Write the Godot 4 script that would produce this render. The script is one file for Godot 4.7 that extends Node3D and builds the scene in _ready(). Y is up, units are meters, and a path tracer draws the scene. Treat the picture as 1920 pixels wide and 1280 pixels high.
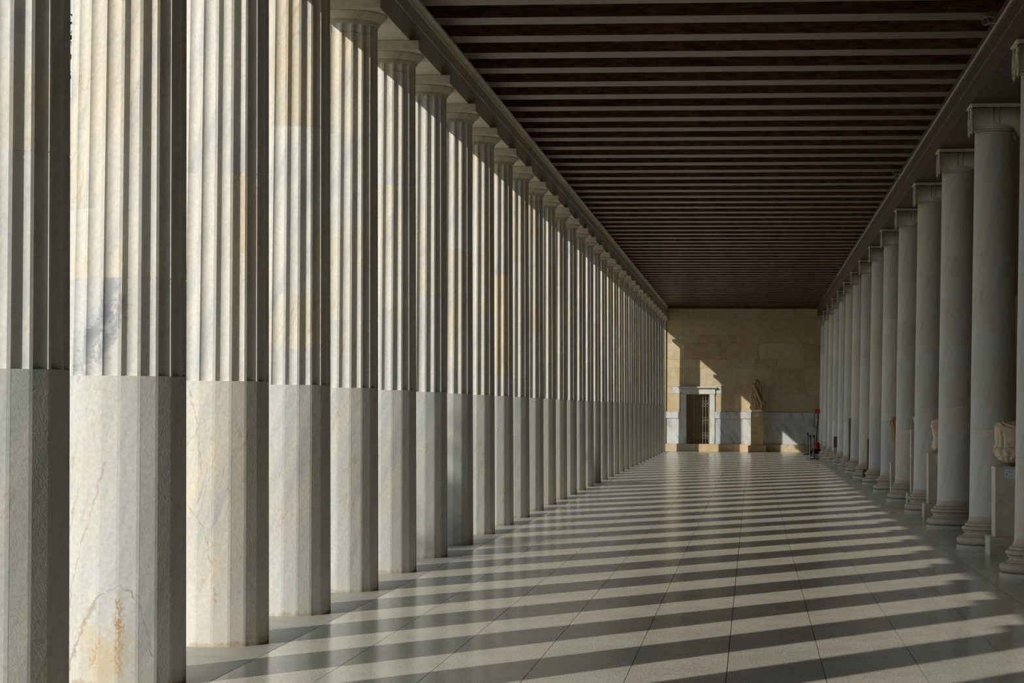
extends Node3D
# A long marble colonnade at low sun. x to the right, y up, depth d runs along -z from the camera.

const BAY := 2.43            # distance between two outer columns
const DORIC_X := -3.69       # axis of the outer row
const DORIC_D := 16.2467     # depth of one outer column; the others stand whole bays away
const IONIC_X := 2.815
const IONIC_D := 23.537
const WALL_D := 93.48
const CEIL_Y := 5.665
const FACET_TOP := 1.80
const TEX_H := 3.3          # height of shaft that one marble picture covers

var M := {}
var mesh_cache := {}
var names := {}
var rng := RandomNumberGenerator.new()

func _ready() -> void:
	rng.seed = 4711
	make_camera_and_light()
	make_materials()
	make_floor()
	make_ceiling_and_entablature()
	make_end_wall()
	make_other_walls()
	make_doric_row()
	make_ionic_row()
	make_door()
	make_outside()
	make_exhibits()
	make_small_things()

# ------------------------------------------------------------------ camera, sky, sun, exposure
func make_camera_and_light() -> void:
	var cam := Camera3D.new()
	cam.name = "camera"
	cam.projection = Camera3D.PROJECTION_PERSPECTIVE
	cam.keep_aspect = Camera3D.KEEP_HEIGHT
	cam.fov = 16.2908
	cam.near = 0.05
	cam.far = 600.0
	cam.position = Vector3(0, 1.6231, 0)
	cam.rotation_degrees = Vector3(1.6144, 5.76, 0.3445)
	add_child(cam)
	cam.current = true

	var sky_mat := ProceduralSkyMaterial.new()
	sky_mat.sky_top_color = Color(0.51, 0.56, 0.605)
	sky_mat.sky_horizon_color = Color(0.815, 0.81, 0.765)
	sky_mat.sky_curve = 0.12
	sky_mat.ground_bottom_color = Color(0.30, 0.28, 0.24)
	sky_mat.ground_horizon_color = Color(0.48, 0.46, 0.42)
	sky_mat.sky_energy_multiplier = 1.55
	sky_mat.ground_energy_multiplier = 0.5
	sky_mat.sun_angle_max = 12.0
	sky_mat.sun_curve = 0.1
	var sky := Sky.new()
	sky.sky_material = sky_mat
	var env := Environment.new()
	env.background_mode = Environment.BG_SKY
	env.sky = sky
	env.tonemap_mode = Environment.TONE_MAPPER_LINEAR
	env.tonemap_exposure = 0.725
	env.sdfgi_enabled = true
	env.ssao_enabled = true
	env.ssil_enabled = true
	var we := WorldEnvironment.new()
	we.name = "world_environment"
	we.environment = env
	add_child(we)

	var sun := DirectionalLight3D.new()
	sun.name = "sun"
	sun.light_color = Color(1.0, 0.98, 0.935)
	sun.light_energy = 1.5
	sun.light_angular_distance = 0.53
	sun.shadow_enabled = true
	sun.look_at_from_position(Vector3.ZERO, Vector3(1.0, -0.862, -1.51), Vector3.UP)
	add_child(sun)

# ------------------------------------------------------------------ scene helpers
func numbered(called: String) -> String:
	if not names.has(called):
		names[called] = 0
		return called
	names[called] += 1
	return "%s_%03d" % [called, names[called]]

func at(x: float, y: float, d: float) -> Vector3:
	return Vector3(x, y, -d)

func thing(called: String, label: String, category: String, where := Vector3.ZERO, group := "", turn := 0.0) -> Node3D:
	var o := Node3D.new()
	o.name = numbered(called)
	add_child(o)
	o.position = where
	o.rotation.y = turn
	o.set_meta("kind", "thing")
	o.set_meta("label", label)
	o.set_meta("category", category)
	if group != "":
		o.set_meta("group", group)
	return o

func structure(called: String, label: String, where := Vector3.ZERO) -> Node3D:
	var o := Node3D.new()
	o.name = numbered(called)
	add_child(o)
	o.position = where
	o.set_meta("kind", "structure")
	o.set_meta("label", label)
	o.set_meta("category", label.get_slice(" ", label.get_slice_count(" ") - 1))
	return o

func part(called: String, mesh: Mesh, mat: Material, parent: Node, where := Vector3.ZERO, turn := Vector3.ZERO) -> MeshInstance3D:
	var o := MeshInstance3D.new()
	o.name = called
	o.mesh = mesh
	if mat != null:
		if mesh.get_surface_count() == 1:
			o.material_override = mat
		else:
			o.set_surface_override_material(0, mat)
	o.position = where
	o.rotation = turn
	parent.add_child(o, true)
	return o

# ------------------------------------------------------------------ mesh helpers
class Builder:
	var v := PackedVector3Array()
	var n := PackedVector3Array()
	var t := PackedVector2Array()
	# a triangle whose front looks along the sum of its normals
	func tri(a: Vector3, b: Vector3, c: Vector3, na: Vector3, nb: Vector3, nc: Vector3, ta := Vector2.ZERO, tb := Vector2.ZERO, tc := Vector2.ZERO) -> void:
		if (b - a).cross(c - a).dot(na + nb + nc) > 0.0:
			v.append_array([a, c, b]); n.append_array([na, nc, nb]); t.append_array([ta, tc, tb])
		else:
			v.append_array([a, b, c]); n.append_array([na, nb, nc]); t.append_array([ta, tb, tc])
	func quad(a: Vector3, b: Vector3, c: Vector3, d: Vector3, nn: Vector3, ta := Vector2.ZERO, tb := Vector2.ZERO, tc := Vector2.ZERO, td := Vector2.ZERO) -> void:
		tri(a, b, c, nn, nn, nn, ta, tb, tc)
		tri(a, c, d, nn, nn, nn, ta, tc, td)
	func surface(m: ArrayMesh) -> void:
		var arr := []
		arr.resize(Mesh.ARRAY_MAX)
		arr[Mesh.ARRAY_VERTEX] = v
		arr[Mesh.ARRAY_NORMAL] = n
		arr[Mesh.ARRAY_TEX_UV] = t
		m.add_surface_from_arrays(Mesh.PRIMITIVE_TRIANGLES, arr)
	func mesh() -> ArrayMesh:
		var m := ArrayMesh.new()
		surface(m)
		return m
	# box with chamfered edges; texture coordinates in metres
	func box(c: Vector3, s: Vector3, ch := 0.004, basis := Basis.IDENTITY) -> void:
		var h := s * 0.5
		ch = minf(ch, minf(h.x, minf(h.y, h.z)) * 0.9)
		var p := func(sx: float, sy: float, sz: float, axis: int) -> Vector3:
			var q := Vector3(sx * (h.x - (0.0 if axis == 0 else ch)), sy * (h.y - (0.0 if axis == 1 else ch)), sz * (h.z - (0.0 if axis == 2 else ch)))
			return c + basis * q
		var uv := func(q: Vector3, axis: int) -> Vector2:
			return Vector2(q.z, q.y) if axis == 0 else (Vector2(q.x, q.z) if axis == 1 else Vector2(q.x, q.y))
		for axis in 3:
			for s1 in [-1.0, 1.0]:
				var nn := Vector3.ZERO
				nn[axis] = s1
				var q := []
				for k in [[-1, -1], [1, -1], [1, 1], [-1, 1]]:
					var e := Vector3.ZERO
					e[axis] = s1
					e[(axis + 1) % 3] = k[0]
					e[(axis + 2) % 3] = k[1]
					q.append(p.call(e.x, e.y, e.z, axis))
				quad(q[0], q[1], q[2], q[3], basis * nn, uv.call(q[0], axis), uv.call(q[1], axis), uv.call(q[2], axis), uv.call(q[3], axis))
		if ch <= 0.0:
			return
		for axis in 3:
			var a1 := (axis + 1) % 3
			var a2 := (axis + 2) % 3
			for s1 in [-1.0, 1.0]:
				for s2 in [-1.0, 1.0]:
					var e := Vector3.ZERO
					e[a1] = s1
					e[a2] = s2
					var lo := e; lo[axis] = -1.0
					var hi := e; hi[axis] = 1.0
					var nn: Vector3 = (basis * e).normalized()
					var q1: Vector3 = p.call(lo.x, lo.y, lo.z, a1)
					var q2: Vector3 = p.call(hi.x, hi.y, hi.z, a1)
					var q3: Vector3 = p.call(hi.x, hi.y, hi.z, a2)
					var q4: Vector3 = p.call(lo.x, lo.y, lo.z, a2)
					quad(q1, q2, q3, q4, nn, uv.call(q1, a1), uv.call(q2, a1), uv.call(q3, a1), uv.call(q4, a1))
		for sx in [-1.0, 1.0]:
			for sy in [-1.0, 1.0]:
				for sz in [-1.0, 1.0]:
					var nn: Vector3 = (basis * Vector3(sx, sy, sz)).normalized()
					tri(p.call(sx, sy, sz, 0), p.call(sx, sy, sz, 1), p.call(sx, sy, sz, 2), nn, nn, nn)
	# profile of Vector2(radius, height), turned round the y axis; a corner sharper than about 35 degrees stays hard
	func lathe(prof: Array, segs := 40, c := Vector3.ZERO, uscale := 1.0, vscale := 0.303) -> void:
		var m := prof.size()
		var nrm := []
		for i in m - 1:
			var dd: Vector2 = prof[i + 1] - prof[i]
			nrm.append(Vector2(dd.y, -dd.x).normalized())
		for i in m - 1:
			var n0: Vector2 = nrm[i]
			var n1: Vector2 = nrm[i]
			if i > 0 and nrm[i - 1].dot(nrm[i]) > 0.8: n0 = (nrm[i - 1] + nrm[i]).normalized()
			if i < m - 2 and nrm[i + 1].dot(nrm[i]) > 0.8: n1 = (nrm[i + 1] + nrm[i]).normalized()
			for k in segs:
				var a0 := TAU * k / segs
				var a1 := TAU * (k + 1) / segs
				var d0 := Vector3(sin(a0), 0, cos(a0))
				var d1 := Vector3(sin(a1), 0, cos(a1))
				var up := Vector3.UP
				var A: Vector3 = c + d0 * prof[i].x + up * prof[i].y
				var B: Vector3 = c + d1 * prof[i].x + up * prof[i].y
				var C: Vector3 = c + d1 * prof[i + 1].x + up * prof[i + 1].y
				var D: Vector3 = c + d0 * prof[i + 1].x + up * prof[i + 1].y
				var nA := d0 * n0.x + up * n0.y
				var nB := d1 * n0.x + up * n0.y
				var nC := d1 * n1.x + up * n1.y
				var nD := d0 * n1.x + up * n1.y
				var u0 := float(k) / segs * uscale
				var u1 := float(k + 1) / segs * uscale
				var v0: float = -prof[i].y * vscale
				var v1: float = -prof[i + 1].y * vscale
				if prof[i].x > 1e-5:
					tri(A, B, C, nA, nB, nC, Vector2(u0, v0), Vector2(u1, v0), Vector2(u1, v1))
				if prof[i + 1].x > 1e-5:
					tri(A, C, D, nA, nC, nD, Vector2(u0, v0), Vector2(u1, v1), Vector2(u0, v1))
	# closed profile of Vector2(x, y), extruded along z from z0 to z1
	func extrude(prof: PackedVector2Array, z0: float, z1: float, uvs := 1.0) -> void:
		var m := prof.size()
		var area := 0.0
		for i in m:
			area += prof[i].cross(prof[(i + 1) % m])
		var sgn := signf(area)
		var run := 0.0
		for i in m:
			var a := prof[i]
			var b := prof[(i + 1) % m]
			var dd := (b - a)
			var nn := Vector3(dd.y, -dd.x, 0).normalized() * sgn
			var l := dd.length()
			quad(Vector3(a.x, a.y, z0), Vector3(b.x, b.y, z0), Vector3(b.x, b.y, z1), Vector3(a.x, a.y, z1), nn, Vector2(z0, run) * uvs, Vector2(z0, run + l) * uvs, Vector2(z1, run + l) * uvs, Vector2(z1, run) * uvs)
			run += l
		var ids := Geometry2D.triangulate_polygon(prof)
		for i in range(0, ids.size(), 3):
			for zz in [[z0, -1.0], [z1, 1.0]]:
				var nn := Vector3(0, 0, zz[1])
				tri(Vector3(prof[ids[i]].x, prof[ids[i]].y, zz[0]), Vector3(prof[ids[i + 1]].x, prof[ids[i + 1]].y, zz[0]), Vector3(prof[ids[i + 2]].x, prof[ids[i + 2]].y, zz[0]), nn, nn, nn, prof[ids[i]] * uvs, prof[ids[i + 1]] * uvs, prof[ids[i + 2]] * uvs)
	func tube(pts: Array, r0: float, r1 := -1.0, segs := 8, caps := true) -> void:
		if r1 < 0.0: r1 = r0
		var m := pts.size()
		var rings := []
		var dirs := []
		for i in m:
			var d: Vector3 = (pts[mini(i + 1, m - 1)] - pts[maxi(i - 1, 0)]).normalized()
			var side := d.cross(Vector3.UP if absf(d.y) < 0.9 else Vector3.RIGHT).normalized()
			var up := side.cross(d).normalized()
			var r := lerpf(r0, r1, float(i) / maxf(m - 1, 1))
			var ring := []
			var dr := []
			for k in segs:
				var a := TAU * k / segs
				var o := side * cos(a) + up * sin(a)
				ring.append(pts[i] + o * r)
				dr.append(o)
			rings.append(ring); dirs.append(dr)
		for i in m - 1:
			for k in segs:
				var k2 := (k + 1) % segs
				tri(rings[i][k], rings[i][k2], rings[i + 1][k2], dirs[i][k], dirs[i][k2], dirs[i + 1][k2], Vector2(k, i), Vector2(k + 1, i), Vector2(k + 1, i + 1))
				tri(rings[i][k], rings[i + 1][k2], rings[i + 1][k], dirs[i][k], dirs[i + 1][k2], dirs[i + 1][k], Vector2(k, i), Vector2(k + 1, i + 1), Vector2(k, i + 1))
		if caps:
			for e in [0, m - 1]:
				var nn: Vector3 = (pts[0] - pts[1]).normalized() if e == 0 else (pts[m - 1] - pts[m - 2]).normalized()
				for k in segs:
					tri(pts[e], rings[e][k], rings[e][(k + 1) % segs], nn, nn, nn)
	# closed surface through sections; f(height 0..1, angle) gives a point
	func skin(f: Callable, rows: int, segs: int, uvs := Vector2.ONE) -> void:
		var P := []
		for i in rows + 1:
			var r := []
			for k in segs:
				r.append(f.call(float(i) / rows, TAU * k / segs))
			P.append(r)
		var N := []
		for i in rows + 1:
			var r := []
			for k in segs:
				var e: Vector3 = P[i][(k + 1) % segs] - P[i][(k + segs - 1) % segs]
				var g: Vector3 = P[mini(i + 1, rows)][k] - P[maxi(i - 1, 0)][k]
				r.append(g.cross(e).normalized())
			N.append(r)
		# make sure the normals look outwards
		var mid := rows / 2
		var c := Vector3.ZERO
		for k in segs: c += P[mid][k] / segs
		var s := 0.0
		for k in segs: s += N[mid][k].dot(P[mid][k] - c)
		if s < 0.0:
			for i in rows + 1:
				for k in segs: N[i][k] = -N[i][k]
		for i in rows:
			for k in segs:
				var k2 := (k + 1) % segs
				var ua := Vector2(float(k) / segs, float(i) / rows) * uvs
				var ub := Vector2(float(k + 1) / segs, float(i) / rows) * uvs
				var uc := Vector2(float(k + 1) / segs, float(i + 1) / rows) * uvs
				var ud := Vector2(float(k) / segs, float(i + 1) / rows) * uvs
				tri(P[i][k], P[i][k2], P[i + 1][k2], N[i][k], N[i][k2], N[i + 1][k2], ua, ub, uc)
				tri(P[i][k], P[i + 1][k2], P[i + 1][k], N[i][k], N[i + 1][k2], N[i + 1][k], ua, uc, ud)
		for e in [0, rows]:
			var cc := Vector3.ZERO
			for k in segs: cc += P[e][k] / segs
			var nn := Vector3.DOWN if P[0][0].y < P[rows][0].y else Vector3.UP
			if e == rows: nn = -nn
			for k in segs:
				tri(cc, P[e][k], P[e][(k + 1) % segs], nn, nn, nn)

func box_mesh(s: Vector3, ch := 0.004) -> ArrayMesh:
	var key := "box %s %s" % [s, ch]
	if not mesh_cache.has(key):
		var b := Builder.new()
		b.box(Vector3.ZERO, s, ch)
		mesh_cache[key] = b.mesh()
	return mesh_cache[key]

# box that spans two corners given as x, y, depth
func span(called: String, lo: Vector3, hi: Vector3, mat: Material, parent: Node, ch := 0.004) -> MeshInstance3D:
	var s := (hi - lo).abs()
	var c := (lo + hi) * 0.5
	var where := at(c.x, c.y, c.z)
	if parent is Node3D and parent != self:
		where -= (parent as Node3D).global_position
	return part(called, box_mesh(s, ch), mat, parent, where)

# ------------------------------------------------------------------ computed textures
func noise(seed_: int, freq: float, oct := 4, type := FastNoiseLite.TYPE_SIMPLEX_SMOOTH, warp := 0.0) -> FastNoiseLite:
	var f := FastNoiseLite.new()
	f.seed = seed_
	f.noise_type = type
	f.frequency = freq
	f.fractal_octaves = oct
	f.fractal_type = FastNoiseLite.FRACTAL_FBM if oct > 1 else FastNoiseLite.FRACTAL_NONE
	if warp > 0.0:
		f.domain_warp_enabled = true
		f.domain_warp_amplitude = warp
		f.domain_warp_frequency = freq * 0.8
	return f

func tex(img: Image) -> ImageTexture:
	img.generate_mipmaps()
	return ImageTexture.create_from_image(img)

func put(data: PackedByteArray, i: int, c: Color) -> void:
	data[i] = int(clampf(c.r, 0, 1) * 255.0)
	data[i + 1] = int(clampf(c.g, 0, 1) * 255.0)
	data[i + 2] = int(clampf(c.b, 0, 1) * 255.0)

# marble for one turn of a column (2.32 m) by TEX_H of height; foot: with the brown dirt that clings to the lowest few centimetres
func marble_image(seed_: int, w: int, h: int, foot: bool, marks: Array, white: Color, warm: Color, blue: Color, warm_share: float) -> ImageTexture:
	var data := PackedByteArray()
	data.resize(w * h * 3)
	var cloud := noise(seed_, 1.1, 4, FastNoiseLite.TYPE_SIMPLEX_SMOOTH, 0.22)
	var tone := noise(seed_ + 1, 0.9, 3)
	var vein := noise(seed_ + 2, 1.5, 3, FastNoiseLite.TYPE_SIMPLEX_SMOOTH, 0.12)
	var grain := noise(seed_ + 3, 26.0, 3)
	var spots := noise(seed_ + 4, 20.0, 3)
	var grime := noise(seed_ + 5, 7.0, 4)
	var brown := Color(0.60, 0.47, 0.30)
	var grey := Color(0.62, 0.60, 0.55)
	var rust := Color(0.66, 0.45, 0.24)
	for j in h:
		var y := (1.0 - (j + 0.5) / h) * TEX_H
		for i in w:
			var x := (i + 0.5) / w * 2.32
			# steep slanting bedding of the stone
			var across := x - 0.34 * y
			var c2 := tone.get_noise_2d(x + 7.0, y * 0.8)
			var c1 := cloud.get_noise_2d(across * 3.4, y * 0.55 + x * 0.2)
			var c3 := cloud.get_noise_2d(across * 7.5 + 5.0, y * 0.7)
			var col := white.lerp(warm, clampf(warm_share + c2 * 1.1 + c3 * 0.3, 0.0, 1.0))
			col = col.lerp(blue, clampf(c1 * 1.7 - 0.22, 0.0, 0.7))
			col = col * (1.0 + 0.05 * c3)
			var vv := absf(vein.get_noise_2d(across * 3.0, y * 0.5))
			var line := clampf(1.0 - vv * 30.0, 0.0, 1.0) * clampf(0.05 + c2 * 2.2, 0.0, 1.0)
			if line > 0.0:
				col = col.lerp(brown, line * 0.30)
			var g := grain.get_noise_2d(x, y)
			col = col * (1.0 + 0.05 * g)
			var s := spots.get_noise_2d(x, y * 0.6)
			if s > 0.56:
				col = col.lerp(brown, clampf((s - 0.56) * 3.0, 0.0, 0.16) * clampf(0.4 + c2 * 2.0, 0.0, 1.0))
			if foot and y < 0.34:
				var gr := grime.get_noise_2d(x * 1.3, y * 0.8) * 0.045 + grain.get_noise_2d(x, y * 0.6) * 0.02
				var edge := 0.034 + gr
				if y < edge:
					col = col.lerp(brown, clampf((edge - y) * 16.0, 0.0, 0.34))
				elif y < edge * 3.0 + 0.03:
					col = col.lerp(warm, clampf(0.4 + g, 0.0, 0.6))
			put(data, (j * w + i) * 3, col)
	# stains and cracks seen on single columns: [kind, [[degrees from the camera side, height], ...], half width]
	for mk in marks:
		var pts: Array = mk[1]
		var hw: float = mk[2]
		for k in pts.size() - 1:
			var a := Vector2((pts[k][0] / 360.0 + 0.5) * 2.32, pts[k][1])
			var b := Vector2((pts[k + 1][0] / 360.0 + 0.5) * 2.32, pts[k + 1][1])
			var lo := a.min(b) - Vector2.ONE * hw * 2.2
			var hi := a.max(b) + Vector2.ONE * hw * 2.2
			for j in range(maxi(0, int((1.0 - hi.y / TEX_H) * h)), mini(h, int((1.0 - lo.y / TEX_H) * h) + 1)):
				for i in range(maxi(0, int(lo.x / 2.32 * w)), mini(w, int(hi.x / 2.32 * w) + 1)):
					var p := Vector2((i + 0.5) / w * 2.32, (1.0 - (j + 0.5) / h) * TEX_H)
					var q := Geometry2D.get_closest_point_to_segment(p, a, b)
					p += Vector2(grime.get_noise_2d(p.x * 1.6, p.y * 1.6), grime.get_noise_2d(p.x * 1.6 + 9.0, p.y * 1.6)) * 0.022
					q = Geometry2D.get_closest_point_to_segment(p, a, b)
					var dist := p.distance_to(q) * (1.0 + 0.9 * grime.get_noise_2d(p.x * 3.0, p.y * 3.0)) + hw * 0.5 * spots.get_noise_2d(p.x * 2.0, p.y * 2.0)
					var f := clampf(1.25 - dist / hw, 0.0, 1.0)
					if f <= 0.0: continue
					var o := (j * w + i) * 3
					var col := Color8(data[o], data[o + 1], data[o + 2])
					if mk[0] == "blue": col = col.lerp(Color(0.56, 0.57, 0.61), f * 0.62)
					elif mk[0] == "rust":
						if spots.get_noise_2d(p.x * 2.2 + 2.0, p.y * 1.4) > -0.08: col = col.lerp(rust, f * 0.5)
					elif mk[0] == "vein": col = col.lerp(brown, f * 0.3)
					elif mk[0] == "warm": col = col.lerp(Color(0.80, 0.71, 0.55), f * 0.4)
					else: col = col.lerp(Color(0.56, 0.52, 0.45), f * 0.5)
					put(data, o, col)
	return tex(Image.create_from_data(w, h, false, Image.FORMAT_RGB8, data))

# chisel marks: short slanting strokes
func tooling_image(w: int, h: int) -> ImageTexture:
	var data := PackedByteArray()
	data.resize(w * h)
	var stroke := noise(91, 1.0, 3, FastNoiseLite.TYPE_SIMPLEX, 0.0)
	var pits := noise(92, 95.0, 3)
	var turn := noise(93, 3.0, 2)
	for j in h:
		var y := float(j) / h * TEX_H
		for i in w:
			var x := float(i) / w * 2.32
			var a := 0.85
			var jit := 0.035 * turn.get_noise_2d(x, y)
			var u := x * cos(a) - y * sin(a) + jit
			var v := x * sin(a) + y * cos(a)
			var s := stroke.get_noise_2d(u * 105.0, v * 24.0)
			data[j * w + i] = int(clampf(0.5 + 0.36 * s + 0.26 * pits.get_noise_2d(x, y), 0, 1) * 255.0)
	return tex(Image.create_from_data(w, h, false, Image.FORMAT_L8, data))

func speckle_image(w: int, seed_: int, a: Color, b: Color, c: Color, stretch: float) -> ImageTexture:
	var data := PackedByteArray()
	data.resize(w * w * 3)
	var fine := noise(seed_, 150.0 / 2.4, 2)
	var streak := noise(seed_ + 1, 9.0, 4)
	var patch := noise(seed_ + 2, 1.3, 3)
	for j in w:
		var y := float(j) / w * 2.4
		for i in w:
			var x := float(i) / w * 2.4
			var f := fine.get_noise_2d(x * 0.95, y * 0.42)
			var s := streak.get_noise_2d(x, y * stretch)
			var p := patch.get_noise_2d(x, y)
			var col := a.lerp(b, clampf(0.5 + s * 1.1 + p * 0.6, 0, 1))
			col = col.lerp(c, clampf(f * 0.8 - 0.03, 0.0, 0.38)) if f > 0.0 else col * (1.0 + f * 0.27)
			put(data, (j * w + i) * 3, col)
	return tex(Image.create_from_data(w, w, false, Image.FORMAT_RGB8, data))

# long grain along u
func wood_image(w: int, h: int, seed_: int, a: Color, b: Color) -> ImageTexture:
	var data := PackedByteArray()
	data.resize(w * h * 3)
	var grain := noise(seed_, 1.0, 4)
	var board := noise(seed_ + 1, 1.0, 3)
	for j in h:
		for i in w:
			var g := grain.get_noise_2d(i * 0.006, j * 0.21)
			var p := board.get_noise_2d(i * 0.012, j * 0.03)
			put(data, (j * w + i) * 3, a.lerp(b, clampf(0.5 + g * 1.1 + p * 0.8, 0, 1)))
	return tex(Image.create_from_data(w, h, false, Image.FORMAT_RGB8, data))

# old limestone: mottled, with pits and dark cracks
func limestone_images(w: int, seed_: int) -> Array:
	var data := PackedByteArray()
	data.resize(w * w * 3)
	var hd := PackedByteArray()
	hd.resize(w * w)
	var mott := noise(seed_, 2.2, 5, FastNoiseLite.TYPE_SIMPLEX_SMOOTH, 0.3)
	var pit := noise(seed_ + 1, 17.0, 3)
	var crack := noise(seed_ + 2, 1.7, 4, FastNoiseLite.TYPE_SIMPLEX_SMOOTH, 0.25)
	var mask := noise(seed_ + 3, 1.4, 2)
	var pale := Color(0.92, 0.90, 0.87)
	var tan_ := Color(0.88, 0.835, 0.755)
	var dark := Color(0.50, 0.43, 0.35)
	for j in w:
		var y := float(j) / w * 3.0
		for i in w:
			var x := float(i) / w * 3.0
			var m := mott.get_noise_2d(x, y)
			var col := tan_.lerp(pale, clampf(0.5 + m * 1.3, 0, 1))
			var p := pit.get_noise_2d(x, y)
			var hh := 0.62 + 0.3 * m + 0.1 * p
			if p > 0.5:
				col = col.lerp(dark, clampf((p - 0.5) * 2.5, 0, 0.4)); hh -= 0.2
			var cr := absf(crack.get_noise_2d(x, y * 1.6))
			var mk := mask.get_noise_2d(x, y)
			if cr < 0.016 and mk > 0.26:
				col = col.lerp(dark * 0.7, (1.0 - cr / 0.016) * 0.7); hh -= 0.4
			put(data, (j * w + i) * 3, col)
			hd[j * w + i] = int(clampf(hh, 0, 1) * 255.0)
	return [tex(Image.create_from_data(w, w, false, Image.FORMAT_RGB8, data)), tex(Image.create_from_data(w, w, false, Image.FORMAT_L8, hd))]

# the museum card: a pale card with a small dark emblem and lines of print too small to read
func card_image() -> ImageTexture:
	var img := Image.create(96, 64, false, Image.FORMAT_RGB8)
	img.fill(Color(0.90, 0.93, 0.96))
	img.fill_rect(Rect2i(8, 30, 8, 9), Color(0.25, 0.28, 0.34))
	for r in [[22, 12, 58], [22, 20, 50], [22, 44, 40]]:
		var x: int = r[0]
		while x < r[0] + r[2]:
			var l := rng.randi_range(2, 7)
			img.fill_rect(Rect2i(x, r[1], l, 3), Color(0.48, 0.53, 0.58))
			x += l + 2
	return tex(img)

func mat(albedo: Color, rough: float, texture: Texture2D = null, scale := Vector3.ONE, offset := Vector3.ZERO, spec := 0.5) -> StandardMaterial3D:
	var m := StandardMaterial3D.new()
	m.albedo_color = albedo
	m.roughness = rough
	m.metallic_specular = spec
	if texture != null:
		m.albedo_texture = texture
		m.uv1_scale = scale
		m.uv1_offset = offset
	m.texture_filter = BaseMaterial3D.TEXTURE_FILTER_LINEAR_WITH_MIPMAPS_ANISOTROPIC
	return m

func relief(m: StandardMaterial3D, height: Texture2D, cm: float) -> StandardMaterial3D:
	m.heightmap_enabled = true
	m.heightmap_texture = height
	m.heightmap_scale = cm
	return m

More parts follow.
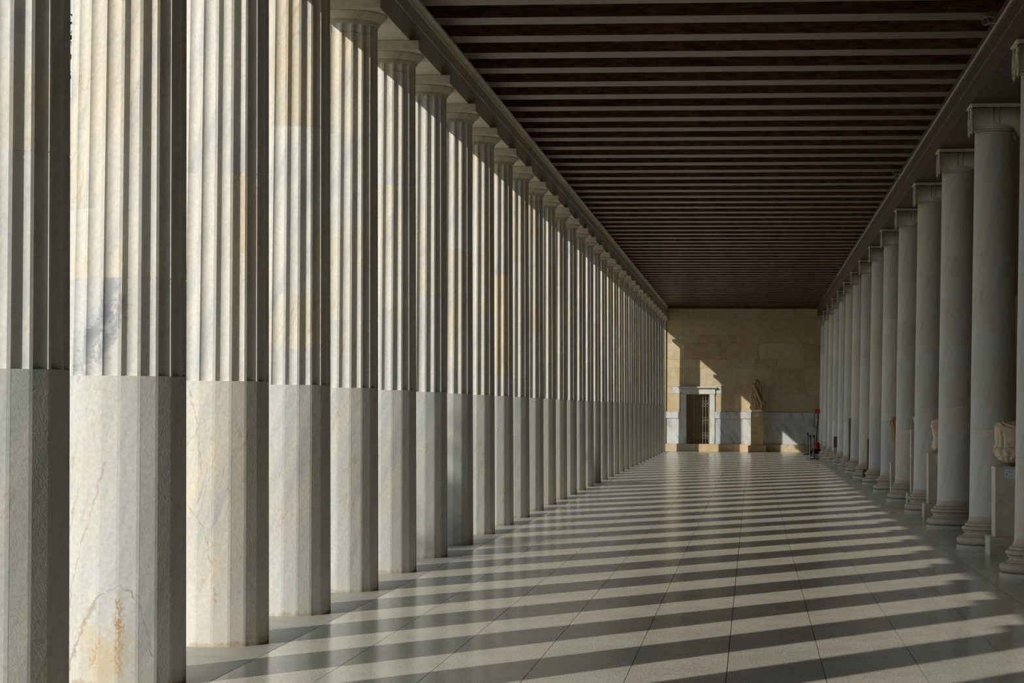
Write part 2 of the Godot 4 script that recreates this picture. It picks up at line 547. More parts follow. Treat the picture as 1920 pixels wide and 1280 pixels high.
func make_materials() -> void:
	var white := Color(0.79, 0.793, 0.783)
	var warm := Color(0.79, 0.77, 0.725)
	var blue := Color(0.735, 0.748, 0.755)
	var tool_ := tooling_image(1024, 1024)
	M.tool_height = tool_
	var foot_a := marble_image(11, 640, 640, true, [], white, warm, blue, 0.18)
	var foot_b := marble_image(23, 640, 640, true, [], white, warm, blue, 0.10)
	var cream := Color(0.828, 0.820, 0.795)
	var beige := Color(0.83, 0.797, 0.737)
	var body_a := marble_image(37, 640, 640, false, [], cream, beige, blue, 0.34)
	var body_b := marble_image(52, 640, 640, false, [], cream, beige, blue, 0.16)
	# the column with the rust stains, the grey bands under its joint and the cracked foot
	var foot_stained := marble_image(71, 1024, 1024, true, [
		["blue", [[-2, 2.33], [-6, 2.16], [-20, 2.04], [-34, 1.84]], 0.05],
		["blue", [[12, 2.24], [2, 2.06], [-12, 1.90]], 0.035],
		["crack", [[-46, 0.05], [-34, 0.22], [-22, 0.38], [-8, 0.53]], 0.013],
		["crack", [[-8, 0.53], [2, 0.575], [14, 0.585], [22, 0.55], [30, 0.45], [37, 0.32], [41, 0.18]], 0.0035],
		["rust", [[10, 0.50], [12, 0.36], [11, 0.24], [10, 0.10]], 0.026],
		["rust", [[-9, 0.26], [-14, 0.14]], 0.022],
		["vein", [[-46, 0.42], [-38, 0.62], [-26, 0.84], [-14, 1.06], [-4, 1.30]], 0.006],
		["vein", [[-56, 0.66], [-44, 0.92], [-30, 1.18]], 0.005],
		["warm", [[-15, 0.30], [0, 0.12], [14, 0.26]], 0.11]], white, warm, blue, 0.12)
	var body_gold := marble_image(88, 512, 512, false, [], cream, Color(0.82, 0.77, 0.685), blue, 0.5)
	var foot_gold := marble_image(15, 768, 768, true, [
		["warm", [[42, 3.18], [44, 2.98], [43, 2.70]], 0.035], ["vein", [[-18, 0.95], [-4, 0.84], [4, 0.70], [8, 0.56]], 0.005],
		["rust", [[10, 0.42], [14, 0.30]], 0.008], ["vein", [[-28, 1.9], [-10, 1.55], [-4, 1.2]], 0.005]], cream, beige, blue, 0.22)
	M.foot_gold = relief(mat(Color.WHITE, 0.62, foot_gold), tool_, 0.03)
	M.tooled_gold = relief(mat(Color.WHITE, 0.75, foot_gold), tool_, 0.12)
	M.foot = []
	M.body = []
	M.tooled = []
	var tints := [Color(1, 1, 1), Color(0.975, 0.98, 0.985), Color(1.0, 0.985, 0.955), Color(0.955, 0.95, 0.94)]
	var k := 0
	for t in [foot_a, foot_b]:
		for c in tints:
			var off := Vector3(0.13 * k, 0, 0)
			M.foot.append(relief(mat(c, 0.62, t, Vector3.ONE, off), tool_, 0.03))
			M.tooled.append(relief(mat(c, 0.78, t, Vector3.ONE, off), tool_, 0.13))
			k += 1
	M.foot_stained = relief(mat(Color.WHITE, 0.62, foot_stained), tool_, 0.03)
	M.tooled_stained = relief(mat(Color.WHITE, 0.75, foot_stained), tool_, 0.12)
	for t in [body_a, body_b, body_gold]:
		for c in tints:
			M.body.append(relief(mat(c, 0.62, t, Vector3.ONE, Vector3(0.17 * k, 0.23 * k, 0)), tool_, 0.03))
			k += 1
	M.marble = mat(Color(0.86, 0.835, 0.78), 0.6, body_a, Vector3(0.43, 0.385, 1))
	M.capital = mat(Color(0.90, 0.88, 0.83), 0.62, body_b, Vector3(0.43, 0.385, 1))
	M.architrave = []
	for c in [Color(0.93, 0.93, 0.87), Color(0.90, 0.90, 0.85), Color(0.95, 0.935, 0.87)]:
		M.architrave.append(mat(c, 0.55, body_a, Vector3(0.41, 0.385, 1), Vector3(rng.randf(), rng.randf(), 0)))
	# inner columns: smooth grey-white marble
	M.ionic = []
	var grey_a := marble_image(131, 512, 512, false, [], Color(0.795, 0.795, 0.785), Color(0.785, 0.765, 0.715), Color(0.745, 0.755, 0.76), 0.15)
	for c in [Color(1, 1, 1), Color(0.96, 0.97, 0.98), Color(1.0, 0.985, 0.96), Color(0.94, 0.95, 0.97)]:
		M.ionic.append(mat(c, 0.55, grey_a, Vector3.ONE, Vector3(0.21 * k, 0.37 * k, 0)))
		k += 1
	M.ionic_base = mat(Color(0.93, 0.90, 0.86), 0.6, grey_a)
	M.ionic_capital = mat(Color(0.93, 0.91, 0.86), 0.6, grey_a, Vector3(0.43, 0.385, 1))
	# floor
	var stone := speckle_image(1024, 201, Color(0.82, 0.80, 0.74), Color(0.915, 0.895, 0.835), Color(1.0, 0.99, 0.95), 4.0)
	M.slab = []
	for c in [Color(0.98, 0.98, 0.98), Color(0.99, 0.985, 0.98), Color(0.965, 0.97, 0.975), Color(0.985, 0.98, 0.965)]:
		M.slab.append(mat(c, 0.20, stone, Vector3(0.4167, 0.4167, 1), Vector3(rng.randf(), rng.randf(), 0), 0.42))
	M.stylobate = []
	for c in [Color(0.86, 0.85, 0.82), Color(0.83, 0.82, 0.79)]:
		M.stylobate.append(mat(c, 0.42, grey_a, Vector3(0.5, 0.5, 1), Vector3(rng.randf(), rng.randf(), 0)))
	M.mortar = mat(Color(0.30, 0.29, 0.27), 0.9)
	# wood
	var wood := wood_image(1024, 256, 301, Color(0.21, 0.125, 0.095), Color(0.43, 0.295, 0.22))
	M.beam = []
	for c in [Color(1, 1, 1), Color(0.95, 0.94, 0.94), Color(1.0, 0.96, 0.92), Color(0.92, 0.91, 0.91)]:
		M.beam.append(mat(c, 0.36, wood, Vector3(0.33, 1.2, 1), Vector3(rng.randf(), rng.randf(), 0), 0.58))
	M.board = M.beam[0]
	M.girder = [mat(Color(0.85, 0.90, 0.87), 0.5, wood, Vector3(0.33, 1.2, 1)), mat(Color(0.79, 0.835, 0.81), 0.5, wood, Vector3(0.33, 1.2, 1), Vector3(0.4, 0.3, 0))]
	M.edge_board = mat(Color(0.95, 1.0, 0.98), 0.45, wood, Vector3(0.33, 1.2, 1), Vector3(0.1, 0.7, 0))
	# end wall
	var lime := limestone_images(768, 401)
	M.block = []
	for c in [Color(0.83, 0.775, 0.67), Color(0.81, 0.75, 0.64), Color(0.85, 0.80, 0.71), Color(0.785, 0.725, 0.62), Color(0.825, 0.785, 0.71)]:
		for q in 2:
			M.block.append(relief(mat(c, 0.9, lime[0], Vector3(0.333, 0.333, 1), Vector3(rng.randf(), rng.randf(), 0)), lime[1], 0.5))
	M.plaster = mat(Color(0.66, 0.60, 0.50), 0.9, lime[0], Vector3(0.333, 0.333, 1))
	M.pedestal = relief(mat(Color(0.82, 0.73, 0.57), 0.75, lime[0], Vector3(0.6, 0.6, 1)), lime[1], 0.15)
	M.pale_pedestal = relief(mat(Color(0.90, 0.92, 0.90), 0.75, lime[0], Vector3(0.6, 0.6, 1), Vector3(0.3, 0.6, 0)), lime[1], 0.12)
	M.panel = []
	var grey_b := marble_image(161, 512, 512, false, [], Color(0.84, 0.85, 0.85), Color(0.82, 0.81, 0.78), Color(0.62, 0.65, 0.68), 0.1)
	for c in [Color(0.88, 0.89, 0.91), Color(0.82, 0.84, 0.87), Color(0.92, 0.92, 0.92)]:
		M.panel.append(mat(c, 0.5, grey_b, Vector3(0.43, 0.385, 1), Vector3(rng.randf(), rng.randf(), 0)))
	M.frame_marble = mat(Color(0.93, 0.925, 0.90), 0.55, grey_b, Vector3(0.43, 0.385, 1))
	M.dark_room = mat(Color(0.72, 0.63, 0.53), 0.9)
	M.grille = mat(Color(0.52, 0.47, 0.40), 0.5)
	M.statue = relief(mat(Color(0.78, 0.70, 0.57), 0.75, lime[0], Vector3(2, 2, 1)), lime[1], 0.4)
	M.torso = relief(mat(Color(0.98, 0.93, 0.86), 0.7, lime[0], Vector3(0.5, 0.2, 1), Vector3(0.2, 0.1, 0)), lime[1], 0.08)
	M.torso_dark = relief(mat(Color(0.80, 0.66, 0.49), 0.7, lime[0], Vector3(2, 2, 1), Vector3(0.5, 0.4, 0)), lime[1], 0.3)
	M.stele = relief(mat(Color(0.58, 0.42, 0.29), 0.8, lime[0], Vector3(1, 1, 1)), lime[1], 0.4)
	M.stele_tan = relief(mat(Color(0.68, 0.55, 0.39), 0.8, lime[0], Vector3(1, 1, 1)), lime[1], 0.4)
	M.stele_grey = relief(mat(Color(0.52, 0.46, 0.40), 0.8, lime[0], Vector3(1, 1, 1)), lime[1], 0.4)
	M.iron = mat(Color(0.08, 0.08, 0.08), 0.5)
	M.card = mat(Color.WHITE, 0.5, card_image())
	M.card_edge = mat(Color(0.78, 0.8, 0.82), 0.5)
	M.steel = mat(Color(0.42, 0.44, 0.45), 0.32)
	M.steel.metallic = 0.9
	M.black = mat(Color(0.05, 0.05, 0.05), 0.5)
	M.orange = mat(Color(0.80, 0.24, 0.10), 0.45)
	M.yellow = mat(Color(0.75, 0.55, 0.12), 0.5)
	M.lamp_grey = mat(Color(0.62, 0.63, 0.62), 0.4)
	M.ground = mat(Color(0.86, 0.82, 0.74), 0.95, stone, Vector3(0.3, 0.3, 1))
	M.leaf = mat(Color(0.20, 0.30, 0.13), 0.6)
	M.leaf.backlight = Color(0.10, 0.16, 0.04)
	M.leaf_dark = mat(Color(0.14, 0.22, 0.11), 0.6)
	M.bark = mat(Color(0.30, 0.24, 0.18), 0.9)

# ------------------------------------------------------------------ floor, ceiling, walls
const JOINTS := [-3.185, -2.575, -1.968, -1.366, -0.757, -0.152, 0.45, 1.06, 1.665, 2.265]

func slab_mesh(w: float, l: float) -> ArrayMesh:
	return box_mesh(Vector3(w, 0.05, l), 0.0)

func make_floor() -> void:
	var fl := structure("floor", "speckled grey polished stone slab floor")
	var length := 2.0 * BAY
	var n := 0
	for j in JOINTS.size() - 1:
		var w: float = JOINTS[j + 1] - JOINTS[j]
		var d := -6.0 + (0.0 if j % 2 == 0 else 1.3)
		var first := true
		while d < WALL_D - 0.02:
			var l := minf(length, WALL_D - 0.01 - d)
			if first and j % 2 == 1:
				d = -6.0
				l = 1.3 + BAY
			first = false
			part("slab", slab_mesh(w - 0.0055, snappedf(l - 0.0002, 0.0001)), M.slab[(n * 7 + j * 3) % 4], fl, at((JOINTS[j] + JOINTS[j + 1]) * 0.5, -0.025, d + l * 0.5))
			d += l
			n += 1
	# smooth slabs that carry the two rows of columns
	for k in 42:
		var c := DORIC_D + BAY * (k - 9)
		if c < -5.0 or c > WALL_D + 1.0: continue
		part("slab", slab_mesh(1.115, BAY - 0.002), M.stylobate[k % 2], fl, at(-3.185 - 0.0035 - 1.115 * 0.5, -0.025, c))
	for k in 21:
		var c := IONIC_D + 2.0 * BAY * (k - 6)
		if c < -5.0 or c > WALL_D: continue
		part("slab", slab_mesh(1.09, 2.0 * BAY - 0.004), M.slab[1 + k % 2], fl, at(2.265 + 0.0035 + 1.09 * 0.5, -0.025, c))
	span("mortar_bed", Vector3(-4.29, -0.25, -6.0), Vector3(3.36, -0.012, WALL_D + 0.5), M.mortar, fl, 0.0)
	span("inner_aisle_paving", Vector3(3.362, -0.25, -6.0), Vector3(9.0, 0.0, WALL_D + 0.5), M.slab[2], fl, 0.0)
	for s in 3:
		span("step", Vector3(-4.30 - 0.34 * (s + 1), -0.9, -8.0), Vector3(-4.292 - 0.34 * s, -0.02 - 0.24 * s - (0.0 if s == 0 else 0.0), WALL_D + 2.0), M.stylobate[s % 2], fl, 0.01)

func make_ceiling_and_entablature() -> void:
	# marble architrave over the outer row, one block for each bay
	var prof := PackedVector2Array([Vector2(-3.975, 5.2365), Vector2(-3.365, 5.2365), Vector2(-3.362, 5.2395), Vector2(-3.36, 5.462), Vector2(-3.350, 5.464), Vector2(-3.348, 5.588), Vector2(-3.338, 5.592), Vector2(-3.330, 5.612), Vector2(-3.314, 5.630), Vector2(-3.294, 5.640), Vector2(-3.290, 5.645), Vector2(-3.288, 5.664), Vector2(-3.975, 5.664)])
	var b := Builder.new()
	b.extrude(prof, -BAY * 0.5 + 0.001, BAY * 0.5 - 0.001)
	var block := b.mesh()
	var tr := structure("trim_1", "grey marble architrave with crown moulding over the fluted columns")
	for k in range(-4, 36):
		var c := DORIC_D + BAY * (k - 3) + BAY * 0.5
		if c + BAY * 0.5 > WALL_D + 0.8: continue
		part("architrave_block", block, M.architrave[posmod(k * 5, 3)], tr, at(0, 0, c))
	span("backing", Vector3(-3.975, 5.6645, -6.0), Vector3(-3.40, 6.9, WALL_D), M.architrave[0], tr, 0.0)
	# wooden girder over the inner row, one length for each bay, with a moulded strip along its upper edge
	var gprof := PackedVector2Array([Vector2(2.53, 5.222), Vector2(3.10, 5.222), Vector2(3.105, 5.664), Vector2(2.512, 5.664), Vector2(2.515, 5.440), Vector2(2.525, 5.436)])
	b = Builder.new()
	b.extrude(gprof, -BAY + 0.002, BAY - 0.002)
	var girder := b.mesh()
	b = Builder.new()
	b.extrude(PackedVector2Array([Vector2(2.511, 5.556), Vector2(2.511, 5.6635), Vector2(2.466, 5.6635), Vector2(2.464, 5.566), Vector2(2.480, 5.558)]), -BAY + 0.002, BAY - 0.002)
	var edge_board := b.mesh()
	var tg := structure("trim_2", "brown wooden girder over the smooth columns")
	for k in range(-6, 15):
		var c := IONIC_D + 2.0 * BAY * k
		if c < -3.0 or c + BAY > WALL_D + 2.5: continue
		var gi := part("girder", girder, M.girder[posmod(k, 2)], tg, at(0, 0, c))
		part("edge_board", edge_board, M.edge_board, gi)
	# ceiling: boards with heavy cross beams under them
	var ce := structure("ceiling", "dark brown wooden ceiling with closely spaced cross beams")
	var bw := 0.45
	var d := 24.66 - 1.215 * 25
	var k := 0
	var bm := box_mesh(Vector3(5.95, 0.34, bw), 0.004)
	while d < WALL_D - 0.5:
		part("beam", bm, M.beam[(k * 7 + k / 3) % 4], ce, at(-0.42, CEIL_Y + 0.17, d))
		d += 1.215
		k += 1
	for q in 12:
		span("board", Vector3(-3.40 + q * 0.5175, CEIL_Y + 0.342, -6.0), Vector3(-3.40 + (q + 1) * 0.5175 - 0.004, CEIL_Y + 0.40, WALL_D), M.board, ce, 0.0)
	span("wall_plate", Vector3(-3.30, 5.575, WALL_D - 0.16), Vector3(2.47, 5.80, WALL_D - 0.002), M.beam[1], ce, 0.004)
	span("inner_aisle_boards", Vector3(3.108, 5.60, -6.0), Vector3(9.0, 5.72, WALL_D), M.board, ce, 0.0)
	span("upper_floor", Vector3(-3.975, 6.92, -6.5), Vector3(9.4, 7.2, WALL_D + 0.8), M.plaster, ce, 0.0)

func make_other_walls() -> void:
	var r := structure("wall_right", "plain limestone wall at the back of the inner aisle")
	span("masonry", Vector3(9.0, -0.3, -6.5), Vector3(9.4, 6.9, WALL_D + 0.8), M.plaster, r, 0.0)
	var n := structure("wall_near", "plain limestone wall behind the viewer at the other end")
	span("masonry", Vector3(-3.975, -0.3, -6.5), Vector3(9.0, 6.9, -6.02), M.plaster, n, 0.0)

func make_end_wall() -> void:
	var w := structure("wall_far", "tan limestone block wall with grey marble dado")
	# courses from the top: [low, high, usual length of a block]
	var courses := [[5.18, 5.74, 1.9], [4.551, 5.18, 1.55], [4.245, 4.551, 1.25], [3.601, 4.245, 1.5], [3.253, 3.601, 1.2], [2.53, 3.253, 1.45], [2.25, 2.53, 1.25], [1.549, 2.25, 1.6]]
	var g := 0.0012
	var ci := 0
	for c in courses:
		var spans := [[-3.36, 9.0]]
		if c[0] < 2.5 and c[0] > 2.2: spans = [[-3.36, -3.106], [-1.138, 9.0]]
		elif c[0] < 2.2: spans = [[-3.36, -2.80], [-1.445, 9.0]]
		for s in spans:
			var x: float = s[0]
			while x < s[1] - 0.01:
				var l: float = c[2] * rng.randf_range(0.72, 1.3)
				if x == s[0] and ci % 2 == 1: l *= 0.6
				if x > 3.0: l = s[1] - x
				if s[1] - x - l < 0.4: l = s[1] - x
				var proud := rng.randf_range(0.0, 0.004)
				span("block", Vector3(x + g, c[0] + g, WALL_D - proud), Vector3(x + l - g, c[1] - g, WALL_D + 0.25), M.block[rng.randi() % M.block.size()], w, 0.003)
				x += l
		ci += 1
	# base course, tall marble slabs and the marble band over them
	for s in [[-3.36, -2.79], [-1.45, 3.0], [3.0, 9.0]]:
		var x: float = s[0]
		while x < s[1] - 0.01:
			var l := rng.randf_range(1.0, 1.35)
			if s[1] - x - l < 0.35 or s[0] == 3.0: l = s[1] - x
			span("marble_slab", Vector3(x + g, 0.296 + g, WALL_D - 0.015), Vector3(x + l - g, 1.288 - g, WALL_D + 0.25), M.panel[rng.randi() % 3], w, 0.005)
			x += l
		x = s[0]
		while x < s[1] - 0.01:
			var l := rng.randf_range(1.5, 1.9)
			if s[1] - x - l < 0.5 or s[0] == 3.0: l = s[1] - x
			span("marble_band", Vector3(x + g, 1.288 + g, WALL_D - 0.05), Vector3(x + l - g, 1.549 - g, WALL_D + 0.25), M.panel[2 - (rng.randi() % 2) * 2], w, 0.008)
			x += l
	var x := -3.36
	while x < 8.99:
		var l := rng.randf_range(1.1, 1.7)
		if x > 3.0 or 9.0 - x - l < 0.4: l = 9.0 - x
		span("base_block", Vector3(x + g, 0.0, WALL_D - 0.10 - rng.randf() * 0.015), Vector3(x + l - g, 0.296 - g, WALL_D + 0.25), M.block[rng.randi() % M.block.size()], w, 0.01)
		x += l
	# core of the wall, with the doorway left open
	span("core", Vector3(-4.0, -0.3, WALL_D + 0.26), Vector3(-2.60, 6.9, WALL_D + 0.75), M.plaster, w, 0.0)
	span("core", Vector3(-1.62, -0.3, WALL_D + 0.26), Vector3(9.4, 6.9, WALL_D + 0.75), M.plaster, w, 0.0)
	span("core", Vector3(-2.60, 2.26, WALL_D + 0.26), Vector3(-1.62, 6.9, WALL_D + 0.75), M.plaster, w, 0.0)
	span("core", Vector3(-2.60, -0.3, WALL_D + 0.26), Vector3(-1.62, 0.29, WALL_D + 0.75), M.plaster, w, 0.0)
	span("wall_head", Vector3(-3.40, 5.745, WALL_D + 0.004), Vector3(9.0, 6.9, WALL_D + 0.25), M.plaster, w, 0.0)
	# the end pilaster of the outer row
	span("anta", Vector3(-3.99, 0.0, WALL_D - 0.09), Vector3(-3.365, 5.2, WALL_D + 0.25), M.marble, w, 0.012)
	span("anta_capital", Vector3(-4.05, 5.10, WALL_D - 0.13), Vector3(-3.30, 5.234, WALL_D + 0.2), M.capital, w, 0.012)
	# room behind the doorway
	span("back_room_wall", Vector3(-4.6, 0.2, WALL_D + 1.9), Vector3(0.4, 3.4, WALL_D + 2.1), M.dark_room, w, 0.0)
	span("back_room_wall", Vector3(-4.8, 0.2, WALL_D + 0.76), Vector3(-4.6, 3.4, WALL_D + 2.1), M.dark_room, w, 0.0)
	span("back_room_wall", Vector3(0.4, 0.2, WALL_D + 0.76), Vector3(0.6, 3.4, WALL_D + 2.1), M.dark_room, w, 0.0)
	span("back_room_floor", Vector3(-4.8, 0.1, WALL_D + 0.76), Vector3(0.6, 0.29, WALL_D + 2.1), M.dark_room, w, 0.0)
	span("back_room_ceiling", Vector3(-4.8, 3.4, WALL_D + 0.76), Vector3(0.6, 3.6, WALL_D + 2.1), M.dark_room, w, 0.0)

func make_door() -> void:
	var d := structure("door_1", "marble framed doorway with folding iron grille door")
	var f := WALL_D - 0.06
	span("jamb", Vector3(-2.785, 0.296, f), Vector3(-2.562, 2.236, WALL_D + 0.24), M.frame_marble, d, 0.008)
	span("jamb", Vector3(-1.66, 0.296, f), Vector3(-1.450, 2.236, WALL_D + 0.24), M.frame_marble, d, 0.008)
	span("lintel_block", Vector3(-3.104, 2.254, WALL_D - 0.012), Vector3(-2.80, 2.526, WALL_D + 0.24), M.frame_marble, d, 0.006)
	span("lintel_block", Vector3(-1.435, 2.254, WALL_D - 0.012), Vector3(-1.142, 2.526, WALL_D + 0.24), M.frame_marble, d, 0.006)
	span("lintel", Vector3(-2.80, 2.238, f - 0.015), Vector3(-1.437, 2.44, WALL_D + 0.24), M.frame_marble, d, 0.008)
	span("cornice", Vector3(-2.83, 2.44, f - 0.06), Vector3(-1.405, 2.475, WALL_D + 0.2), M.frame_marble, d, 0.012)
	span("cornice", Vector3(-2.875, 2.475, f - 0.12), Vector3(-1.36, 2.53, WALL_D + 0.2), M.frame_marble, d, 0.012)
	# folding grille, drawn half across from the right
	var gz := WALL_D + 0.10
	var b := Builder.new()
	b.box(Vector3.ZERO, Vector3(0.020, 1.90, 0.014), 0.002)
	var bar := b.mesh()
	var xs := []
	for i in 6: xs.append(-1.70 - 0.112 * i)
	for i in 6:
		part("grille_bar", bar, M.grille, d, at(xs[i], 1.265, gz))
	for yy in [0.62, 1.22, 1.86]:
		for i in 5:
			b = Builder.new()
			var x0: float = xs[i]
			var x1: float = xs[i + 1]
			var xm := (x0 + x1) * 0.5
			for s in [-1.0, 1.0]:
				b.tube([Vector3(x0 - xm, 0.06 * s, 0.012), Vector3(0, 0.13 * s, 0.012), Vector3(x1 - xm, 0.06 * s, 0.012)], 0.008, 0.008, 5)
				b.tube([Vector3(x0 - xm, 0.06 * s, -0.012), Vector3(x1 - xm, -0.06 * s, -0.012)], 0.008, 0.008, 5)
			part("grille_lattice", b.mesh(), M.grille, d, at(xm, yy, gz))
	b = Builder.new()
	b.box(Vector3.ZERO, Vector3(0.905, 0.03, 0.05), 0.004)
	part("grille_track", b.mesh(), M.grille, d, at(-2.11, 2.22, gz))

# ------------------------------------------------------------------ outer row
func doric_r(y: float) -> float:
	return 0.372 - 0.0090 * y

const TS := [0.0, 0.03, 0.12, 0.26, 0.42, 0.58, 0.74, 0.88, 0.97, 1.0]

# one turn round the shaft as groups of [points, normals, u]; mode 0 flat facets, 1 flutes
func doric_ring(R: float, mode: int, depth: float) -> Array:
	var out := []
	var hf := 0.0095 / R
	for i in 20:
		var c := TAU * i / 20.0
		var a0 := c - TAU / 40.0 + hf
		var a1 := c + TAU / 40.0 - hf
		var p0 := Vector2(sin(a0), cos(a0)) * R
		var p1 := Vector2(sin(a1), cos(a1)) * R
		var inward := -Vector2(sin(c), cos(c))
		var along := (p1 - p0)
		var pts := []
		for t in TS:
			var dd := 0.0
			if mode == 1:
				dd = depth * pow(maxf(0.0, 1.0 - (2.0 * t - 1.0) * (2.0 * t - 1.0)), 0.72)
			elif t > 0.0 and t < 1.0:
				dd = 0.0016
			pts.append(p0 + along * t + inward * dd)
		var nr := []
		for k in pts.size():
			if mode == 0:
				nr.append(-inward)
			else:
				var e: Vector2 = pts[mini(k + 1, pts.size() - 1)] - pts[maxi(k - 1, 0)]
				var q := Vector2(-e.y, e.x).normalized()
				if q.dot(inward) > 0.0: q = -q
				nr.append(q)
		var us := []
		for k in pts.size():
			us.append(lerpf(a0, a1, TS[k]) / TAU)
		out.append([pts, nr, us])
		var a2 := c + TAU / 40.0 + hf
		var nf := Vector2(sin(c + TAU / 40.0), cos(c + TAU / 40.0))
		out.append([[p1, Vector2(sin(a2), cos(a2)) * R], [nf, nf], [a1 / TAU, a2 / TAU]])
	return out

func join_rings(b: Builder, A: Array, ya: float, B: Array, yb: float, only := -1) -> void:
	for g in A.size():
		if only >= 0 and g % 2 != only: continue
		var pa: Array = A[g][0]
		var pb: Array = B[g][0]
		for k in pa.size() - 1:
			var q := []
			var nn := []
			var uv := []
			for e in [[A, k, ya], [A, k + 1, ya], [B, k + 1, yb], [B, k, yb]]:
				var p: Vector2 = e[0][g][0][e[1]]
				var n2: Vector2 = e[0][g][1][e[1]]
				q.append(Vector3(p.x, e[2], p.y))
				nn.append(Vector3(n2.x, 0, n2.y))
				uv.append(Vector2(e[0][g][2][e[1]] + 0.5, 1.0 - e[2] / TEX_H))
			b.tri(q[0], q[1], q[2], nn[0], nn[1], nn[2], uv[0], uv[1], uv[2])
			b.tri(q[0], q[2], q[3], nn[0], nn[2], nn[3], uv[0], uv[2], uv[3])

# a drum of the shaft between two heights; the lowest one has flat tooled facets up to FACET_TOP
func drum_mesh(y0: float, y1: float) -> ArrayMesh:
	var key := "drum %.3f %.3f" % [y0, y1]
	if mesh_cache.has(key): return mesh_cache[key]
	var m := ArrayMesh.new()
	var depth := 0.029
	var b := Builder.new()
	var lo := y0
	var e := 0.004
	if y0 < 0.01:
		lo = FACET_TOP
		join_rings(b, doric_ring(doric_r(0), 0, depth), 0.0, doric_ring(doric_r(FACET_TOP), 0, depth), FACET_TOP, 1)
		var A := doric_ring(doric_r(FACET_TOP), 0, depth)
		var B := doric_ring(doric_r(FACET_TOP), 1, depth)
		for g in range(0, A.size(), 2):
			for k in TS.size() - 1:
				var q := []
				for h in [A[g][0][k], A[g][0][k + 1], B[g][0][k + 1], B[g][0][k]]:
					q.append(Vector3(h.x, FACET_TOP, h.y))
				var uv := Vector2(A[g][2][k] + 0.5, 1.0 - FACET_TOP / TEX_H)
				b.quad(q[0], q[1], q[2], q[3], Vector3.UP, uv, uv, uv, uv)
	else:
		join_rings(b, doric_ring(doric_r(y0) - e, 1, depth), y0, doric_ring(doric_r(y0), 1, depth), y0 + e)
		lo = y0 + e
	join_rings(b, doric_ring(doric_r(lo), 1, depth), lo, doric_ring(doric_r(y1), 1, depth), y1 - e)
	join_rings(b, doric_ring(doric_r(y1), 1, depth), y1 - e, doric_ring(doric_r(y1) - e, 1, depth), y1)
	b.surface(m)
	if y0 < 0.01:
		b = Builder.new()
		join_rings(b, doric_ring(doric_r(0), 0, depth), 0.0, doric_ring(doric_r(FACET_TOP), 0, depth), FACET_TOP, 0)
		b.surface(m)
	mesh_cache[key] = m
	return m

func make_doric_row() -> void:
	# capital: fluted neck, ringed and flaring echinus, square abacus
	var neck_b := Builder.new()
	var r := doric_r(4.96)
	join_rings(neck_b, doric_ring(r - 0.013, 1, 0.029), 4.9575, doric_ring(r, 1, 0.029), 4.9610)
	var prev := doric_ring(r, 1, 0.029)
	var py := 4.9610
	for s in [[4.998, 0.029], [5.012, 0.0265], [5.022, 0.021], [5.030, 0.012], [5.035, 0.0]]:
		var cur := doric_ring(r, 1, s[1])
		join_rings(neck_b, prev, py, cur, s[0])
		prev = cur
		py = s[0]
	var neck := neck_b.mesh()
	var eb := Builder.new()
	eb.lathe([Vector2(0.30, 5.035), Vector2(0.336, 5.035), Vector2(0.340, 5.041), Vector2(0.333, 5.0415), Vector2(0.342, 5.046), Vector2(0.345, 5.051), Vector2(0.338, 5.0515), Vector2(0.348, 5.056), Vector2(0.351, 5.061), Vector2(0.344, 5.062), Vector2(0.362, 5.076), Vector2(0.384, 5.096), Vector2(0.402, 5.114), Vector2(0.413, 5.127), Vector2(0.416, 5.134), Vector2(0.412, 5.139)], 64)
	var echinus := eb.mesh()
	var abacus := box_mesh(Vector3(0.842, 0.097, 0.842), 0.004)
	var known := {1: [2.85], 2: [2.37, 4.30], 3: [3.22], 4: [2.08, 3.83], 5: [2.40, 4.05], 6: [2.60, 3.83], 7: [2.85], 8: [2.08, 3.50]}
	var choices := [[2.37, 4.30], [2.08, 3.83], [2.60, 3.83], [3.22], [2.85], [2.08, 3.50], [2.40, 4.05]]
	for k in range(-4, 35):
		var d := DORIC_D + BAY * (k - 3)
		var from_wall := 35 - k
		var label := "fluted white marble column with flat-sided lower part, %s from the end wall" % ordinal(from_wall)
		if k == 2: label = "fluted white marble column with rust stains and a crack at its foot"
		var col := thing("fluted_column", label, "column", at(DORIC_X, 0, d), "row of fluted columns along the open side")
		var js: Array = known[k] if known.has(k) else choices[rng.randi() % choices.size()]
		var ys := [0.0]
		ys.append_array(js)
		ys.append(4.957)
		for s in ys.size() - 1:
			var mesh := drum_mesh(ys[s], ys[s + 1])
			var o := part("drum", mesh, null, col)
			if s == 0:
				var which: int = rng.randi() % M.foot.size()
				if k == 1: which = 5
				elif k == 3: which = 2
				elif k == 4: which = 0
				elif k == 5: which = 4
				o.set_surface_override_material(0, M.foot_stained if k == 2 else (M.foot_gold if k == 3 else M.foot[which]))
				o.set_surface_override_material(1, M.tooled_stained if k == 2 else (M.tooled_gold if k == 3 else M.tooled[which]))
			else:
				var which: int = rng.randi() % 8 if rng.randf() < 0.72 else 8 + rng.randi() % 4
				if k == 4 and s == 2: which = 9
				elif k == 4 or k == 3: which = 4
				elif k == 1: which = 1
				elif k == 2: which = 0
				o.material_override = M.body[which]
		var cap := Node3D.new()
		cap.name = "capital"
		col.add_child(cap, true)
		part("neck", neck, M.body[posmod(k, 8)], cap)
		part("echinus", echinus, M.capital, cap)
		part("abacus", abacus, M.capital, cap, Vector3(0, 5.139 + 0.0485, 0))

